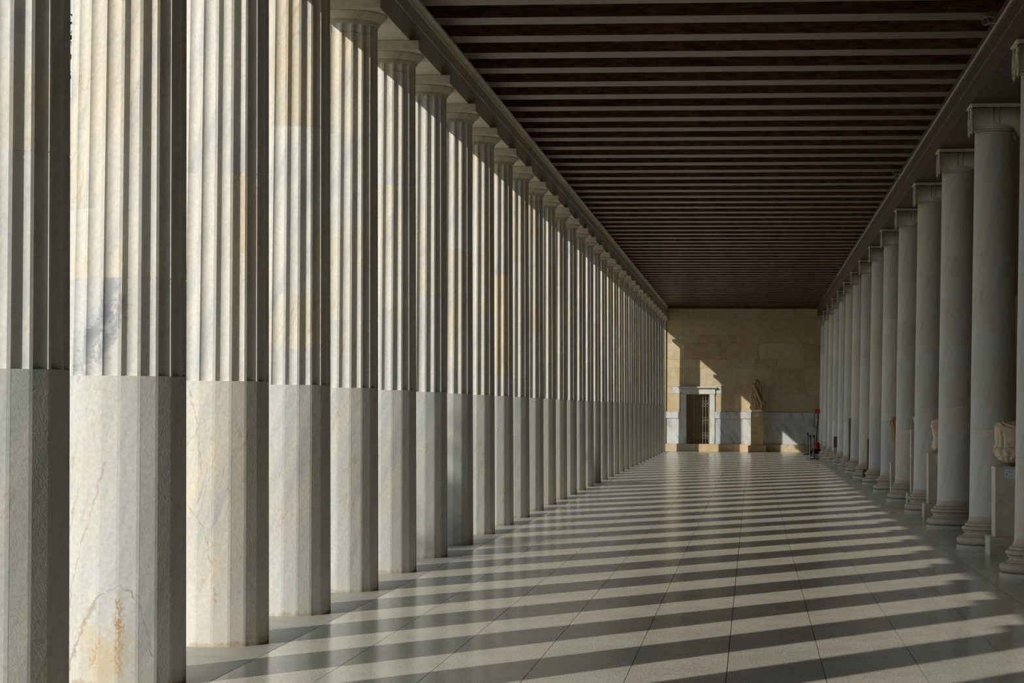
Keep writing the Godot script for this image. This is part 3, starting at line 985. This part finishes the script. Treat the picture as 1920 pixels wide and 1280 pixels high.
func ordinal(n: int) -> String:
	var ones := ["", "first", "second", "third", "fourth", "fifth", "sixth", "seventh", "eighth", "ninth", "tenth", "eleventh", "twelfth", "thirteenth", "fourteenth", "fifteenth", "sixteenth", "seventeenth", "eighteenth", "nineteenth"]
	if n < 20: return ones[n]
	var tens := {2: ["twentieth", "twenty"], 3: ["thirtieth", "thirty"], 4: ["fortieth", "forty"]}
	return tens[n / 10][0] if n % 10 == 0 else "%s-%s" % [tens[n / 10][1], ones[n % 10]]

# ------------------------------------------------------------------ inner row
func ionic_r(y: float) -> float:
	return 0.287 - 0.0140 * y

func make_ionic_row() -> void:
	var plinth := lathe_mesh([Vector2(0.0, 0.0), Vector2(0.424, 0.0), Vector2(0.428, 0.006), Vector2(0.428, 0.062), Vector2(0.424, 0.068), Vector2(0.3, 0.068)], 48)
	var torus_low := lathe_mesh(arc_profile(0.366, 0.119, 0.051, 0.060), 48)
	var scotia := lathe_mesh([Vector2(0.36, 0.168), Vector2(0.362, 0.180), Vector2(0.346, 0.186), Vector2(0.332, 0.200), Vector2(0.336, 0.214), Vector2(0.352, 0.222), Vector2(0.356, 0.226), Vector2(0.356, 0.234), Vector2(0.346, 0.236), Vector2(0.3, 0.236)], 48)
	var torus_top := lathe_mesh(arc_profile(0.328, 0.263, 0.027, 0.040), 48)
	var collar := lathe_mesh([Vector2(0.28, 0.290), Vector2(0.326, 0.291), Vector2(0.330, 0.297), Vector2(0.330, 0.316), Vector2(0.318, 0.320), Vector2(0.300, 0.332), Vector2(0.288, 0.362), Vector2(0.283, 0.40)], 48)
	var cap_parts := ionic_capital()
	var choices := [[1.42, 3.45], [1.18, 2.95], [1.70, 3.75], [1.30, 3.20]]
	for n in range(-4, 15):
		var d := IONIC_D + 2.0 * BAY * n
		var from_wall := 15 - n
		var col := thing("smooth_column", "smooth unfluted grey marble column with scrolled capital, %s from the end wall" % ordinal(from_wall), "column", at(IONIC_X, 0, d), "inner row of smooth columns")
		part("plinth", plinth, M.ionic_base, col)
		var base := Node3D.new()
		base.name = "base"
		col.add_child(base)
		part("lower_torus", torus_low, M.ionic_base, base)
		part("scotia", scotia, M.ionic_base, base)
		part("upper_torus", torus_top, M.ionic_base, base)
		part("collar", collar, M.ionic_base, base)
		var js: Array = choices[1 if n == 0 else (0 if n == 1 else rng.randi() % 4)]
		var ys := [0.40]
		ys.append_array(js)
		ys.append(4.90)
		for s in ys.size() - 1:
			var e := 0.004
			var y0: float = ys[s]
			var y1: float = ys[s + 1]
			var prof := [Vector2(ionic_r(y0) - e, y0), Vector2(ionic_r(y0), y0 + e), Vector2(ionic_r(y1), y1 - e), Vector2(ionic_r(y1) - e, y1)]
			if s == 0: prof[0] = Vector2(0.283, 0.40); prof[1] = Vector2(ionic_r(0.46), 0.46)
			part("drum", lathe_mesh(prof, 48), M.ionic[rng.randi() % 4], col)
		var cap := Node3D.new()
		cap.name = "capital"
		col.add_child(cap)
		for c in cap_parts:
			part(c[0], c[1], M.ionic_capital, cap, c[2], c[3])

func lathe_mesh(prof: Array, segs := 40) -> ArrayMesh:
	var key := "lathe %s" % [prof]
	if not mesh_cache.has(key):
		var b := Builder.new()
		b.lathe(prof, segs)
		mesh_cache[key] = b.mesh()
	return mesh_cache[key]

# half round bulge: inner radius, middle height, half height, how far it bulges
func arc_profile(r: float, y: float, hh: float, out: float) -> Array:
	var p := [Vector2(r - 0.06, y - hh)]
	for k in 11:
		var a := -PI / 2 + PI * k / 10.0
		p.append(Vector2(r + cos(a) * out, y + sin(a) * hh))
	p.append(Vector2(r - 0.06, y + hh))
	return p

# scrolls look along x; between them lie the two bolsters, drawn in by straps
func ionic_capital() -> Array:
	var out := []
	var top := 5.176
	var L := 0.275
	for s in [-1.0, 1.0]:
		var b := Builder.new()
		var radius := func(x: float) -> float:
			return 0.108 + 0.066 * pow(absf(x) / L, 6.0)
		var prof := []
		var nx := 28
		for i in nx + 1:
			var x := lerpf(-L, L, float(i) / nx)
			prof.append([x, radius.call(x)])
		for i in nx:
			for k in 28:
				var q := []
				var nn := []
				for e in [[i, k], [i, k + 1], [i + 1, k + 1], [i + 1, k]]:
					var a: float = TAU * e[1] / 28.0
					var rr: float = prof[e[0]][1]
					q.append(Vector3(prof[e[0]][0], top - rr + sin(a) * rr, s * 0.165 + cos(a) * rr))
					nn.append(Vector3(0, sin(a), cos(a)))
				b.tri(q[0], q[1], q[2], nn[0], nn[1], nn[2], Vector2(q[0].x, q[0].y), Vector2(q[1].x, q[1].y), Vector2(q[2].x, q[2].y))
				b.tri(q[0], q[2], q[3], nn[0], nn[2], nn[3], Vector2(q[0].x, q[0].y), Vector2(q[2].x, q[2].y), Vector2(q[3].x, q[3].y))
		for e in [-1.0, 1.0]:
			var rr: float = 0.150
			for k in 28:
				var c := Vector3(e * (L - 0.012), top - 0.174, s * 0.165)
				var a := TAU * k / 28.0
				var a2 := TAU * (k + 1) / 28.0
				var nx1 := Vector3(e, 0, 0)
				b.tri(c, c + Vector3(0, sin(a), cos(a)) * rr, c + Vector3(0, sin(a2), cos(a2)) * rr, nx1, nx1, nx1)
		out.append(["bolster", b.mesh(), Vector3.ZERO, Vector3.ZERO])
		var sb := Builder.new()
		for x in [-0.034, 0.034]:
			var pts := []
			for k in 25:
				var a := TAU * k / 24.0
				pts.append(Vector3(x, top - 0.108 + sin(a) * 0.110, s * 0.165 + cos(a) * 0.110))
			sb.tube(pts, 0.009, 0.009, 6, false)
		out.append(["strap", sb.mesh(), Vector3.ZERO, Vector3.ZERO])
		for e in [-1.0, 1.0]:
			var vb := Builder.new()
			var pts := []
			for k in 61:
				var t := k / 60.0
				var a: float = PI * 0.5 + s * t * TAU * 2.2
				var rr := lerpf(0.156, 0.022, pow(t, 0.8))
				pts.append(Vector3(e * (L - 0.006), top - 0.174 + sin(a) * rr, s * 0.165 + cos(a) * rr))
			vb.tube(pts, 0.013, 0.008, 6)
			out.append(["volute", vb.mesh(), Vector3.ZERO, Vector3.ZERO])
	var eb := Builder.new()
	eb.lathe([Vector2(0.2, 4.90), Vector2(0.224, 4.905), Vector2(0.228, 4.915), Vector2(0.224, 4.925), Vector2(0.228, 4.935), Vector2(0.244, 4.965), Vector2(0.25, 5.0), Vector2(0.2, 5.035)], 48)
	out.append(["echinus", eb.mesh(), Vector3.ZERO, Vector3.ZERO])
	var cb := Builder.new()
	cb.box(Vector3(0, 5.10, 0), Vector3(0.50, 0.15, 0.32), 0.004)
	out.append(["scroll_band", cb.mesh(), Vector3.ZERO, Vector3.ZERO])
	var ab := Builder.new()
	ab.box(Vector3(0, 5.184, 0), Vector3(0.55, 0.016, 0.53), 0.005)
	ab.box(Vector3(0, 5.2055, 0), Vector3(0.585, 0.029, 0.565), 0.008)
	out.append(["abacus", ab.mesh(), Vector3.ZERO, Vector3.ZERO])
	return out

# ------------------------------------------------------------------ outside
func make_outside() -> void:
	var g := structure("ground", "pale gravel terrace outside the fluted columns")
	span("gravel", Vector3(-160, -1.1, -120), Vector3(-5.0, -0.72, 260), M.ground, g, 0.0)
	tree("bushy_tree", "broad green tree standing on the terrace, nearest the other end", Vector3(-19.7, -0.72, 4.4), 15.0, 2.6, 5.2, 4200, M.leaf, 5)
	tree("cypress_tree", "tall narrow dark cypress standing on the terrace", Vector3(-15.7, -0.72, 33.2), 12.2, 1.25, 1.5, 3400, M.leaf_dark, 6)
	tree("bushy_tree", "broad green tree seen in the gap between two fluted columns", Vector3(-20.6, -0.72, 72.0), 14.6, 3.4, 4.6, 3600, M.leaf, 7)

func tree(called: String, label: String, foot: Vector3, h: float, r: float, trunk: float, leaves: int, leaf: Material, seed_: int) -> void:
	var t := thing(called, label, "tree", at(foot.x, foot.y, foot.z))
	var q := RandomNumberGenerator.new()
	q.seed = seed_
	var b := Builder.new()
	b.tube([Vector3.ZERO, Vector3(0.05, trunk * 0.6, 0), Vector3(-0.05, trunk * 1.3, 0.05), Vector3(0, h * 0.8, 0)], 0.24, 0.05, 10)
	for k in 9:
		var a := TAU * k / 9.0 + q.randf()
		var y := lerpf(trunk, h * 0.75, q.randf())
		b.tube([Vector3(0, y, 0), Vector3(cos(a) * r * 0.4, y + 0.3, sin(a) * r * 0.4), Vector3(cos(a) * r * 0.8, y + 0.9, sin(a) * r * 0.8)], 0.07, 0.02, 6)
	part("trunk", b.mesh(), M.bark, t)
	var lb := Builder.new()
	var l := 0.16
	lb.tri(Vector3(0, -l, 0), Vector3(-l * 0.5, 0, 0.03), Vector3(0, l, 0), Vector3(-0.2, 0, 1).normalized(), Vector3(-0.2, 0, 1).normalized(), Vector3(-0.2, 0, 1).normalized())
	lb.tri(Vector3(0, -l, 0), Vector3(l * 0.5, 0, 0.03), Vector3(0, l, 0), Vector3(0.2, 0, 1).normalized(), Vector3(0.2, 0, 1).normalized(), Vector3(0.2, 0, 1).normalized())
	var mm := MultiMesh.new()
	mm.transform_format = MultiMesh.TRANSFORM_3D
	mm.mesh = lb.mesh()
	mm.instance_count = leaves
	var clumps := []
	for k in 40:
		var f := q.randf()
		var y := lerpf(trunk * 0.9, h - 0.3, f)
		var rr := r * (sin(PI * clampf(0.12 + f * 0.85, 0, 1)) if called == "bushy_tree" else (1.0 - f * 0.85))
		var a := q.randf() * TAU
		var o := sqrt(q.randf()) * rr
		clumps.append([Vector3(cos(a) * o, y, sin(a) * o), (0.9 if called == "bushy_tree" else 0.5)])
	clumps.append([Vector3(0, h - 0.35, 0), 0.4])
	for k in leaves:
		var c: Array = clumps[k % clumps.size()]
		var dir: Vector3 = Vector3(q.randfn(), q.randfn(), q.randfn()) * c[1] * 0.5
		var bs := Basis.from_euler(Vector3(q.randf() * TAU, q.randf() * TAU, q.randf() * TAU)).scaled(Vector3.ONE * q.randf_range(0.7, 1.4))
		mm.set_instance_transform(k, Transform3D(bs, c[0] + dir))
	var o := MultiMeshInstance3D.new()
	o.name = "foliage"
	o.multimesh = mm
	o.material_override = leaf
	o.set_meta("kind", "stuff")
	t.add_child(o)

# ------------------------------------------------------------------ sculptures and stones between the inner columns
# sections: [height, centre x, centre z, half width, half depth]; smooth in between
func section_at(secs: Array, y: float) -> Array:
	var i := 0
	while i < secs.size() - 2 and secs[i + 1][0] < y: i += 1
	var a: Array = secs[i]
	var b: Array = secs[i + 1]
	var t := clampf((y - a[0]) / (b[0] - a[0]), 0.0, 1.0)
	t = t * t * (3.0 - 2.0 * t)
	var out := []
	for k in 5: out.append(lerpf(a[k], b[k], t))
	return out

func sculpture_mesh(secs: Array, rows: int, segs: int, folds: Callable, seed_: int, rough: float) -> ArrayMesh:
	var nz := noise(seed_, 3.0, 3)
	var lo: float = secs[0][0]
	var hi: float = secs[secs.size() - 1][0]
	var f := func(t: float, a: float) -> Vector3:
		var y := lerpf(lo, hi, t)
		var s := section_at(secs, y)
		var ca := cos(a)
		var sa := sin(a)
		var sq := pow(pow(absf(ca), 2.6) + pow(absf(sa), 2.6), -1.0 / 2.6)
		var p := Vector3(s[1] + ca * s[3] * sq, y, s[2] + sa * s[4] * sq)
		var out := Vector3(ca, 0, sa)
		return p + out * (folds.call(y, a) + rough * nz.get_noise_3d(p.x * 3.0, p.y * 3.0, p.z * 3.0)) + Vector3(0, rough * 1.5 * nz.get_noise_2d(p.x * 5.0, p.z * 5.0), 0)
	var b := Builder.new()
	b.skin(f, rows, segs)
	return b.mesh()

func card_mesh(w: float, h: float) -> ArrayMesh:
	var b := Builder.new()
	b.quad(Vector3(-w / 2, h / 2, 0.003), Vector3(w / 2, h / 2, 0.003), Vector3(w / 2, -h / 2, 0.003), Vector3(-w / 2, -h / 2, 0.003), Vector3(0, 0, 1), Vector2(0, 0), Vector2(1, 0), Vector2(1, 1), Vector2(0, 1))
	for s in [-1.0, 1.0]:
		b.quad(Vector3(s * w / 2, -h / 2, -0.003), Vector3(s * w / 2, h / 2, -0.003), Vector3(s * w / 2, h / 2, 0.003), Vector3(s * w / 2, -h / 2, 0.003), Vector3(s, 0, 0))
		b.quad(Vector3(-w / 2, s * h / 2, -0.003), Vector3(w / 2, s * h / 2, -0.003), Vector3(w / 2, s * h / 2, 0.003), Vector3(-w / 2, s * h / 2, 0.003), Vector3(0, s, 0))
	return b.mesh()

# pedestal with its lower block; x and d are the near left corner of the lower block
func pedestal(label: String, x: float, d: float, top: float, block_h: float, card: bool, w := 0.60, dep := 0.54) -> Node3D:
	var t := thing("pedestal", label, "pedestal", at(x + w * 0.5, 0, d + dep * 0.5), "museum pedestals between the smooth columns")
	if block_h > 0.0:
		part("base_block", box_mesh(Vector3(w, block_h, dep), 0.004), M.pale_pedestal, t, Vector3(0, block_h * 0.5, 0))
	var ins := 0.065 if block_h > 0.0 else 0.0
	var sw := w - 2.0 * ins
	part("shaft", box_mesh(Vector3(sw, top - block_h, dep - 2.0 * ins), 0.005), M.pale_pedestal, t, Vector3(0, (top + block_h) * 0.5, 0))
	if card:
		part("card", card_mesh(0.16, 0.10), M.card, t, Vector3(-sw * 0.5 + 0.19, top - 0.085, (dep - 2.0 * ins) * 0.5 + 0.0035))
	return t

func make_exhibits() -> void:
	# 1: draped torso
	pedestal("pale pedestal with card carrying the broad draped torso", 2.669, 27.35, 1.003, 0.207, true)
	var t := thing("torso", "broad headless draped marble torso mounted on a rod", "sculpture", at(2.965, 1.003, 27.62), "sculpture fragments between the smooth columns")
	var secs := [[0.045, -0.04, 0.0, 0.08, 0.08], [0.075, -0.045, 0.0, 0.125, 0.10], [0.13, -0.02, 0.0, 0.19, 0.13], [0.185, -0.01, 0.0, 0.226, 0.135], [0.215, 0.0, 0.0, 0.222, 0.13], [0.27, 0.0, 0.0, 0.206, 0.122], [0.36, 0.0, 0.0, 0.212, 0.13], [0.44, 0.0, 0.0, 0.216, 0.12], [0.485, 0.005, 0.0, 0.205, 0.10], [0.508, 0.01, -0.005, 0.185, 0.075], [0.514, 0.01, -0.01, 0.12, 0.04]]
	var folds := func(y: float, a: float) -> float:
		var front := clampf(sin(a) * 1.5, 0.0, 1.0)
		var x := cos(a)
		# cloth gathered round the neck, falling in shallow curves over the chest
		var curve := y + 0.055 * (1.0 - (x - 0.1) * (x - 0.1) * 1.6)
		var hang := 0.009 * front * sin(curve * 150.0) * clampf((curve - 0.455) * 30.0, 0.0, 1.0)
		var hollow := -0.05 * front * exp(-pow((y - 0.515) / 0.028, 2.0)) * exp(-pow((x - 0.15) / 0.5, 2.0))
		# two long folds beside the arm stump, the belt and the skirt under it
		var g1 := -0.020 * exp(-pow((x + 0.58 + 0.25 * (y - 0.3)) / 0.045, 2.0))
		var g2 := -0.016 * exp(-pow((x + 0.82 - 0.2 * (y - 0.3)) / 0.04, 2.0))
		var arm := (g1 + g2) * front * clampf((0.44 - y) * 12.0, 0.0, 1.0) * clampf((y - 0.15) * 14.0, 0.0, 1.0)
		var belt := -0.010 * front * exp(-pow((y - 0.232 - 0.015 * x) / 0.010, 2.0))
		var skirt := 0.006 * front * sin(a * 14.0) * clampf((0.21 - y) * 14.0, 0.0, 1.0)
		return hang + hollow + arm + belt + skirt
	part("body", sculpture_mesh(secs, 96, 140, folds, 61, 0.006), M.torso, t)
	var rb := Builder.new()
	rb.tube([Vector3(0.02, 0, 0), Vector3(0.02, 0.13, 0)], 0.014, 0.014, 10)
	part("rod", rb.mesh(), M.iron, t)
	part("foot_plate", box_mesh(Vector3(0.12, 0.008, 0.12), 0.002), M.iron, t, Vector3(0.02, 0.004, 0))
	# 2: smaller bare torso
	pedestal("pale pedestal with card carrying the slender bare torso", 2.634, 37.15, 0.982, 0.206, true, 0.60, 0.50)
	t = thing("torso", "slender headless bare marble torso mounted on a rod", "sculpture", at(2.93, 0.982, 37.40), "sculpture fragments between the smooth columns")
	secs = [[0.05, 0.0, 0.0, 0.15, 0.10], [0.09, 0.0, 0.0, 0.165, 0.11], [0.16, 0.0, 0.0, 0.16, 0.11], [0.24, 0.0, 0.0, 0.135, 0.095], [0.34, 0.0, 0.01, 0.16, 0.105], [0.44, 0.0, 0.0, 0.185, 0.10], [0.50, 0.0, 0.0, 0.175, 0.085], [0.53, 0.0, 0.0, 0.10, 0.06], [0.545, 0.0, 0.0, 0.055, 0.05]]
	folds = func(y: float, a: float) -> float:
		return 0.008 * clampf(sin(a), 0.0, 1.0) * (cos(a * 2.0) * 0.5 + sin(y * 26.0))
	part("body", sculpture_mesh(secs, 48, 48, folds, 62, 0.016), M.torso, t)
	rb = Builder.new()
	rb.tube([Vector3(0, 0, 0), Vector3(0, 0.10, 0)], 0.014, 0.014, 10)
	part("rod", rb.mesh(), M.iron, t)
	part("foot_plate", box_mesh(Vector3(0.24, 0.01, 0.14), 0.002), M.iron, t, Vector3(0, 0.048, 0))
	part("socket", box_mesh(Vector3(0.1, 0.008, 0.1), 0.002), M.iron, t, Vector3(0, 0.004, 0))
	# 3: bust on a tall pedestal
	pedestal("tall pale pedestal with card carrying the small bust", 2.695, 42.1, 1.304, 0.191, true, 0.52, 0.42)
	t = thing("bust", "small weathered marble bust on the tall pedestal", "sculpture", at(2.955, 1.316, 42.31), "sculpture fragments between the smooth columns")
	secs = [[0.0, 0.0, 0.0, 0.11, 0.09], [0.035, 0.0, 0.0, 0.10, 0.08], [0.06, 0.0, 0.0, 0.07, 0.06], [0.11, 0.0, 0.0, 0.13, 0.09], [0.19, 0.0, 0.0, 0.15, 0.09], [0.24, 0.0, 0.0, 0.09, 0.07], [0.28, 0.0, 0.01, 0.085, 0.095], [0.34, 0.0, 0.015, 0.10, 0.115], [0.40, 0.0, 0.005, 0.09, 0.105], [0.435, 0.0, 0.0, 0.05, 0.06], [0.445, 0.0, 0.0, 0.02, 0.02]]
	folds = func(y: float, a: float) -> float:
		var face := clampf(sin(a), 0.0, 1.0)
		var nose := 0.022 * exp(-pow((y - 0.325) / 0.022, 2.0)) * exp(-pow((a - PI * 0.5) / 0.16, 2.0))
		var eyes := -0.008 * exp(-pow((y - 0.35) / 0.012, 2.0)) * exp(-pow((absf(a - PI * 0.5) - 0.42) / 0.16, 2.0))
		var hair := 0.008 * (1.0 - face) * sin(a * 19.0 + y * 60.0) * clampf((y - 0.27) * 20.0, 0.0, 1.0)
		return nose + eyes + hair
	part("head_and_shoulders", sculpture_mesh(secs, 60, 48, folds, 63, 0.008), M.torso, t)
	# 4: tall draped figure
	pedestal("low pale pedestal without base block under the draped figure", 2.69, 46.98, 0.622, 0.0, false, 0.46, 0.40)
	t = thing("draped_figure", "tall headless draped figure in brown stone on low pedestal", "sculpture", at(2.93, 0.622, 47.18), "sculpture fragments between the smooth columns")
	secs = [[0.034, 0.06, 0.0, 0.10, 0.10], [0.10, 0.05, 0.0, 0.11, 0.10], [0.25, 0.03, 0.0, 0.15, 0.12], [0.50, 0.0, 0.0, 0.185, 0.13], [0.68, -0.01, 0.0, 0.20, 0.13], [0.80, -0.015, 0.0, 0.225, 0.13], [0.86, 0.0, 0.0, 0.20, 0.11], [0.91, 0.01, 0.0, 0.11, 0.08], [0.925, 0.01, 0.0, 0.05, 0.05]]
	folds = func(y: float, a: float) -> float:
		return 0.020 * sin(a * 11.0 + sin(y * 4.0) * 1.2) * clampf(1.0 - absf(y - 0.45) * 1.4, 0.2, 1.0) + 0.010 * sin(a * 23.0 - y * 6.0)
	part("body", sculpture_mesh(secs, 60, 96, folds, 64, 0.014), M.torso_dark, t)
	part("socket", box_mesh(Vector3(0.2, 0.02, 0.2), 0.003), M.iron, t, Vector3(0.055, 0.0105, 0))
	# inscribed stones set upright in front of the farther columns
	stele("dark reddish-brown upright inscribed stone on dark base block", 2.70, 56.75, 0.33, 0.99, 0.14, 0.24, M.stele, 0.55, M.stele_grey)
	stele("narrow tan upright stone, shorter than the one behind it", 2.745, 61.6, 0.30, 1.0, 0.13, 0.18, M.stele_tan, 0.50, M.pale_pedestal)
	stele("tallest tan upright stone with a jagged top", 2.65, 66.4, 0.32, 1.42, 0.14, 0.20, M.stele_tan, 0.46, M.pale_pedestal)
	stele("square grey-brown stone fragment on a white block", 2.57, 76.15, 0.40, 0.82, 0.16, 0.46, M.stele_grey, 0.42, M.ionic[0])
	# statue in front of the end wall
	var p := thing("statue_pedestal", "tall ochre stone pedestal with white plate against the end wall", "pedestal", at(0.183, 0, WALL_D - 0.54))
	part("base_block", box_mesh(Vector3(0.684, 0.262, 0.60), 0.006), M.pedestal, p, Vector3(0, 0.131, 0))
	part("shaft", box_mesh(Vector3(0.475, 1.275, 0.42), 0.006), M.pedestal, p, Vector3(0, 0.262 + 0.6375, 0))
	part("plate", box_mesh(Vector3(0.19, 0.10, 0.008), 0.001), M.card_edge, p, Vector3(0, 1.43, 0.2145))
	var st := thing("statue", "brown weathered headless draped statue leaning on the ochre pedestal", "statue", at(0.183, 1.537, WALL_D - 0.54))
	part("plinth", box_mesh(Vector3(0.42, 0.12, 0.36), 0.012), M.torso, st, Vector3(-0.01, 0.06, 0))
	secs = [[0.12, -0.01, 0.0, 0.22, 0.16], [0.22, 0.03, 0.0, 0.27, 0.17], [0.38, 0.04, 0.0, 0.28, 0.16], [0.50, -0.01, 0.0, 0.235, 0.15], [0.66, -0.035, 0.0, 0.215, 0.14], [0.82, -0.045, 0.0, 0.20, 0.12], [0.98, -0.045, 0.0, 0.185, 0.11], [1.08, -0.03, 0.0, 0.16, 0.10], [1.14, -0.005, 0.0, 0.085, 0.08], [1.24, 0.005, 0.0, 0.07, 0.065], [1.262, 0.005, 0.0, 0.03, 0.03]]
	folds = func(y: float, a: float) -> float:
		return 0.030 * sin(a * 7.0 + y * 5.0) * clampf(1.1 - y, 0.1, 1.0) + 0.016 * sin(a * 15.0 - y * 8.0)
	part("body", sculpture_mesh(secs, 70, 84, folds, 65, 0.04), M.statue, st)
	var db := Builder.new()
	db.tube([Vector3(-0.13, 1.06, 0.08), Vector3(-0.06, 0.92, 0.14), Vector3(0.02, 0.74, 0.16), Vector3(0.10, 0.52, 0.17), Vector3(0.20, 0.36, 0.12), Vector3(0.33, 0.40, 0.04)], 0.045, 0.05, 10)
	part("draped_roll", db.mesh(), M.statue, st)
	db = Builder.new()
	db.tube([Vector3(0.12, 1.04, 0.04), Vector3(0.15, 0.86, 0.06), Vector3(0.16, 0.70, 0.05)], 0.05, 0.035, 10)
	part("arm_stump", db.mesh(), M.statue, st)

# x: left edge of the stone; d: depth of its near face
func stele(label: String, x: float, d: float, w: float, top: float, dep: float, base_h: float, m: Material, base_w: float, bm: Material) -> void:
	var t := thing("inscribed_stone", label, "stone", at(x + w * 0.5, 0, d + dep * 0.5), "inscribed stones in front of the far smooth columns")
	part("base_block", box_mesh(Vector3(base_w, base_h, dep + 0.16), 0.006), bm, t, Vector3(0, base_h * 0.5, 0))
	var q := RandomNumberGenerator.new()
	q.seed = hash(label)
	var prof := PackedVector2Array([Vector2(-w * 0.5, base_h)])
	prof.append(Vector2(w * 0.5, base_h))
	for i in 7:
		var f := i / 6.0
		prof.append(Vector2(lerpf(w * 0.5, -w * 0.5, f) + (q.randf_range(-0.008, 0.008) if i > 0 and i < 6 else 0.0), top - absf(q.randfn()) * 0.018))
	var b := Builder.new()
	b.extrude(prof, -dep * 0.5, dep * 0.5)
	part("stone", b.mesh(), m, t)

# ------------------------------------------------------------------ barrier posts, floor machine, spotlights
func make_small_things() -> void:
	var spots := [[2.03, 88.4], [1.915, 79.8], [2.045, 80.3]]
	var words := ["steel barrier post nearest the end wall", "steel barrier post standing outermost in the aisle, beside another post", "steel barrier post between its neighbour and the smooth columns"]
	for i in 3:
		var t := thing("barrier_post", words[i], "barrier post", at(spots[i][0], 0, spots[i][1]), "barrier posts by the smooth columns")
		part("foot", lathe_mesh([Vector2(0, 0), Vector2(0.16, 0), Vector2(0.16, 0.012), Vector2(0.13, 0.026), Vector2(0.03, 0.034), Vector2(0, 0.034)], 28), M.black, t)
		part("post", lathe_mesh([Vector2(0.029, 0.03), Vector2(0.029, 0.74), Vector2(0.0, 0.742)], 20), M.steel, t)
		part("head", lathe_mesh([Vector2(0, 0.735), Vector2(0.034, 0.735), Vector2(0.034, 0.795), Vector2(0.028, 0.81), Vector2(0, 0.812)], 20), M.black, t)
	var b := Builder.new()
	var pts := []
	for i in 13:
		var f := i / 12.0
		pts.append(Vector3(2.085, 0.765, -80.3).lerp(Vector3(2.555, 0.52, -82.0), f) + Vector3(0, -0.16 * 4.0 * f * (1.0 - f) * 0.4, 0))
	b.tube(pts, 0.006, 0.006, 6)
	var rope := part("barrier_rope", b.mesh(), M.black, self)
	rope.set_meta("label", "thin black rope from a barrier post to a smooth column")
	rope.set_meta("category", "rope")
	# upright floor machine
	var t := thing("floor_polisher", "orange and black upright floor polisher parked by the smooth columns", "machine", at(2.36, 0, 88.9))
	var d := Builder.new()
	d.lathe([Vector2(0, 0.03), Vector2(0.19, 0.03), Vector2(0.20, 0.06), Vector2(0.20, 0.14), Vector2(0.16, 0.19), Vector2(0, 0.20)], 28)
	part("brush_head", d.mesh(), M.black, t)
	d = Builder.new()
	d.lathe([Vector2(0, 0.20), Vector2(0.12, 0.20), Vector2(0.125, 0.24), Vector2(0.125, 0.40), Vector2(0.09, 0.455), Vector2(0, 0.46)], 24)
	part("motor", d.mesh(), M.orange, t)
	for s in [-1.0, 1.0]:
		d = Builder.new()
		d.lathe([Vector2(0.03, -0.02), Vector2(0.075, -0.02), Vector2(0.08, 0.0), Vector2(0.075, 0.02), Vector2(0.03, 0.02)], 20)
		part("wheel", d.mesh(), M.black, t, Vector3(s * 0.20, 0.08, 0.12), Vector3(0, 0, PI / 2))
	d = Builder.new()
	d.tube([Vector3(0.0, 0.42, 0.02), Vector3(0.02, 0.8, 0.08), Vector3(0.05, 1.2, 0.16), Vector3(0.06, 1.52, 0.20)], 0.022, 0.022, 10)
	part("shaft", d.mesh(), M.black, t)
	d = Builder.new()
	d.tube([Vector3(-0.07, 1.52, 0.2), Vector3(-0.085, 1.2, 0.2), Vector3(-0.08, 1.02, 0.17), Vector3(-0.03, 1.0, 0.12), Vector3(0.03, 1.0, 0.12)], 0.012, 0.012, 8)
	part("handle", d.mesh(), M.black, t)
	part("switch_box", box_mesh(Vector3(0.22, 0.15, 0.12), 0.02), M.orange, t, Vector3(0.02, 1.595, 0.20))
	part("cable_hook", box_mesh(Vector3(0.09, 0.045, 0.05), 0.008), M.yellow, t, Vector3(0.06, 1.30, 0.185))
	# small spotlights on the girder
	var k := 0
	for s in [24.7, 40.4, 66.6]:
		var sp := thing("spotlight", ["small grey spotlight clamped to the girder above the first smooth columns", "small grey spotlight clamped to the girder near the bust", "small grey spotlight clamped to the far part of the girder"][k], "spotlight", at(2.465, 5.60, s), "spotlights on the girder")
		k += 1
		d = Builder.new()
		d.box(Vector3(-0.02, 0.02, 0), Vector3(0.04, 0.05, 0.05), 0.004)
		part("clamp", d.mesh(), M.lamp_grey, sp)
		d = Builder.new()
		d.tube([Vector3(-0.045, 0.02, 0.01), Vector3(-0.11, 0.005, 0.085)], 0.03, 0.042, 14)
		part("housing", d.mesh(), M.lamp_grey, sp)
		d = Builder.new()
		d.tube([Vector3(-0.111, 0.0048, 0.0865), Vector3(-0.114, 0.0042, 0.090)], 0.034, 0.034, 14)
		part("lens", d.mesh(), M.black, sp)
	# cables along the top of the girder
	for s in 2:
		var cb := Builder.new()
		cb.tube([Vector3(2.4565, 5.552 + 0.016 * s, -20.0), Vector3(2.4565, 5.552 + 0.016 * s, -70.0)], 0.006, 0.006, 6)
		var c := part("power_cable", cb.mesh(), M.lamp_grey, self)
		c.name = numbered("power_cable")
		c.set_meta("label", ["lower grey power cable running along the top of the girder", "upper grey power cable running along the top of the girder"][s])
		c.set_meta("category", "cable")
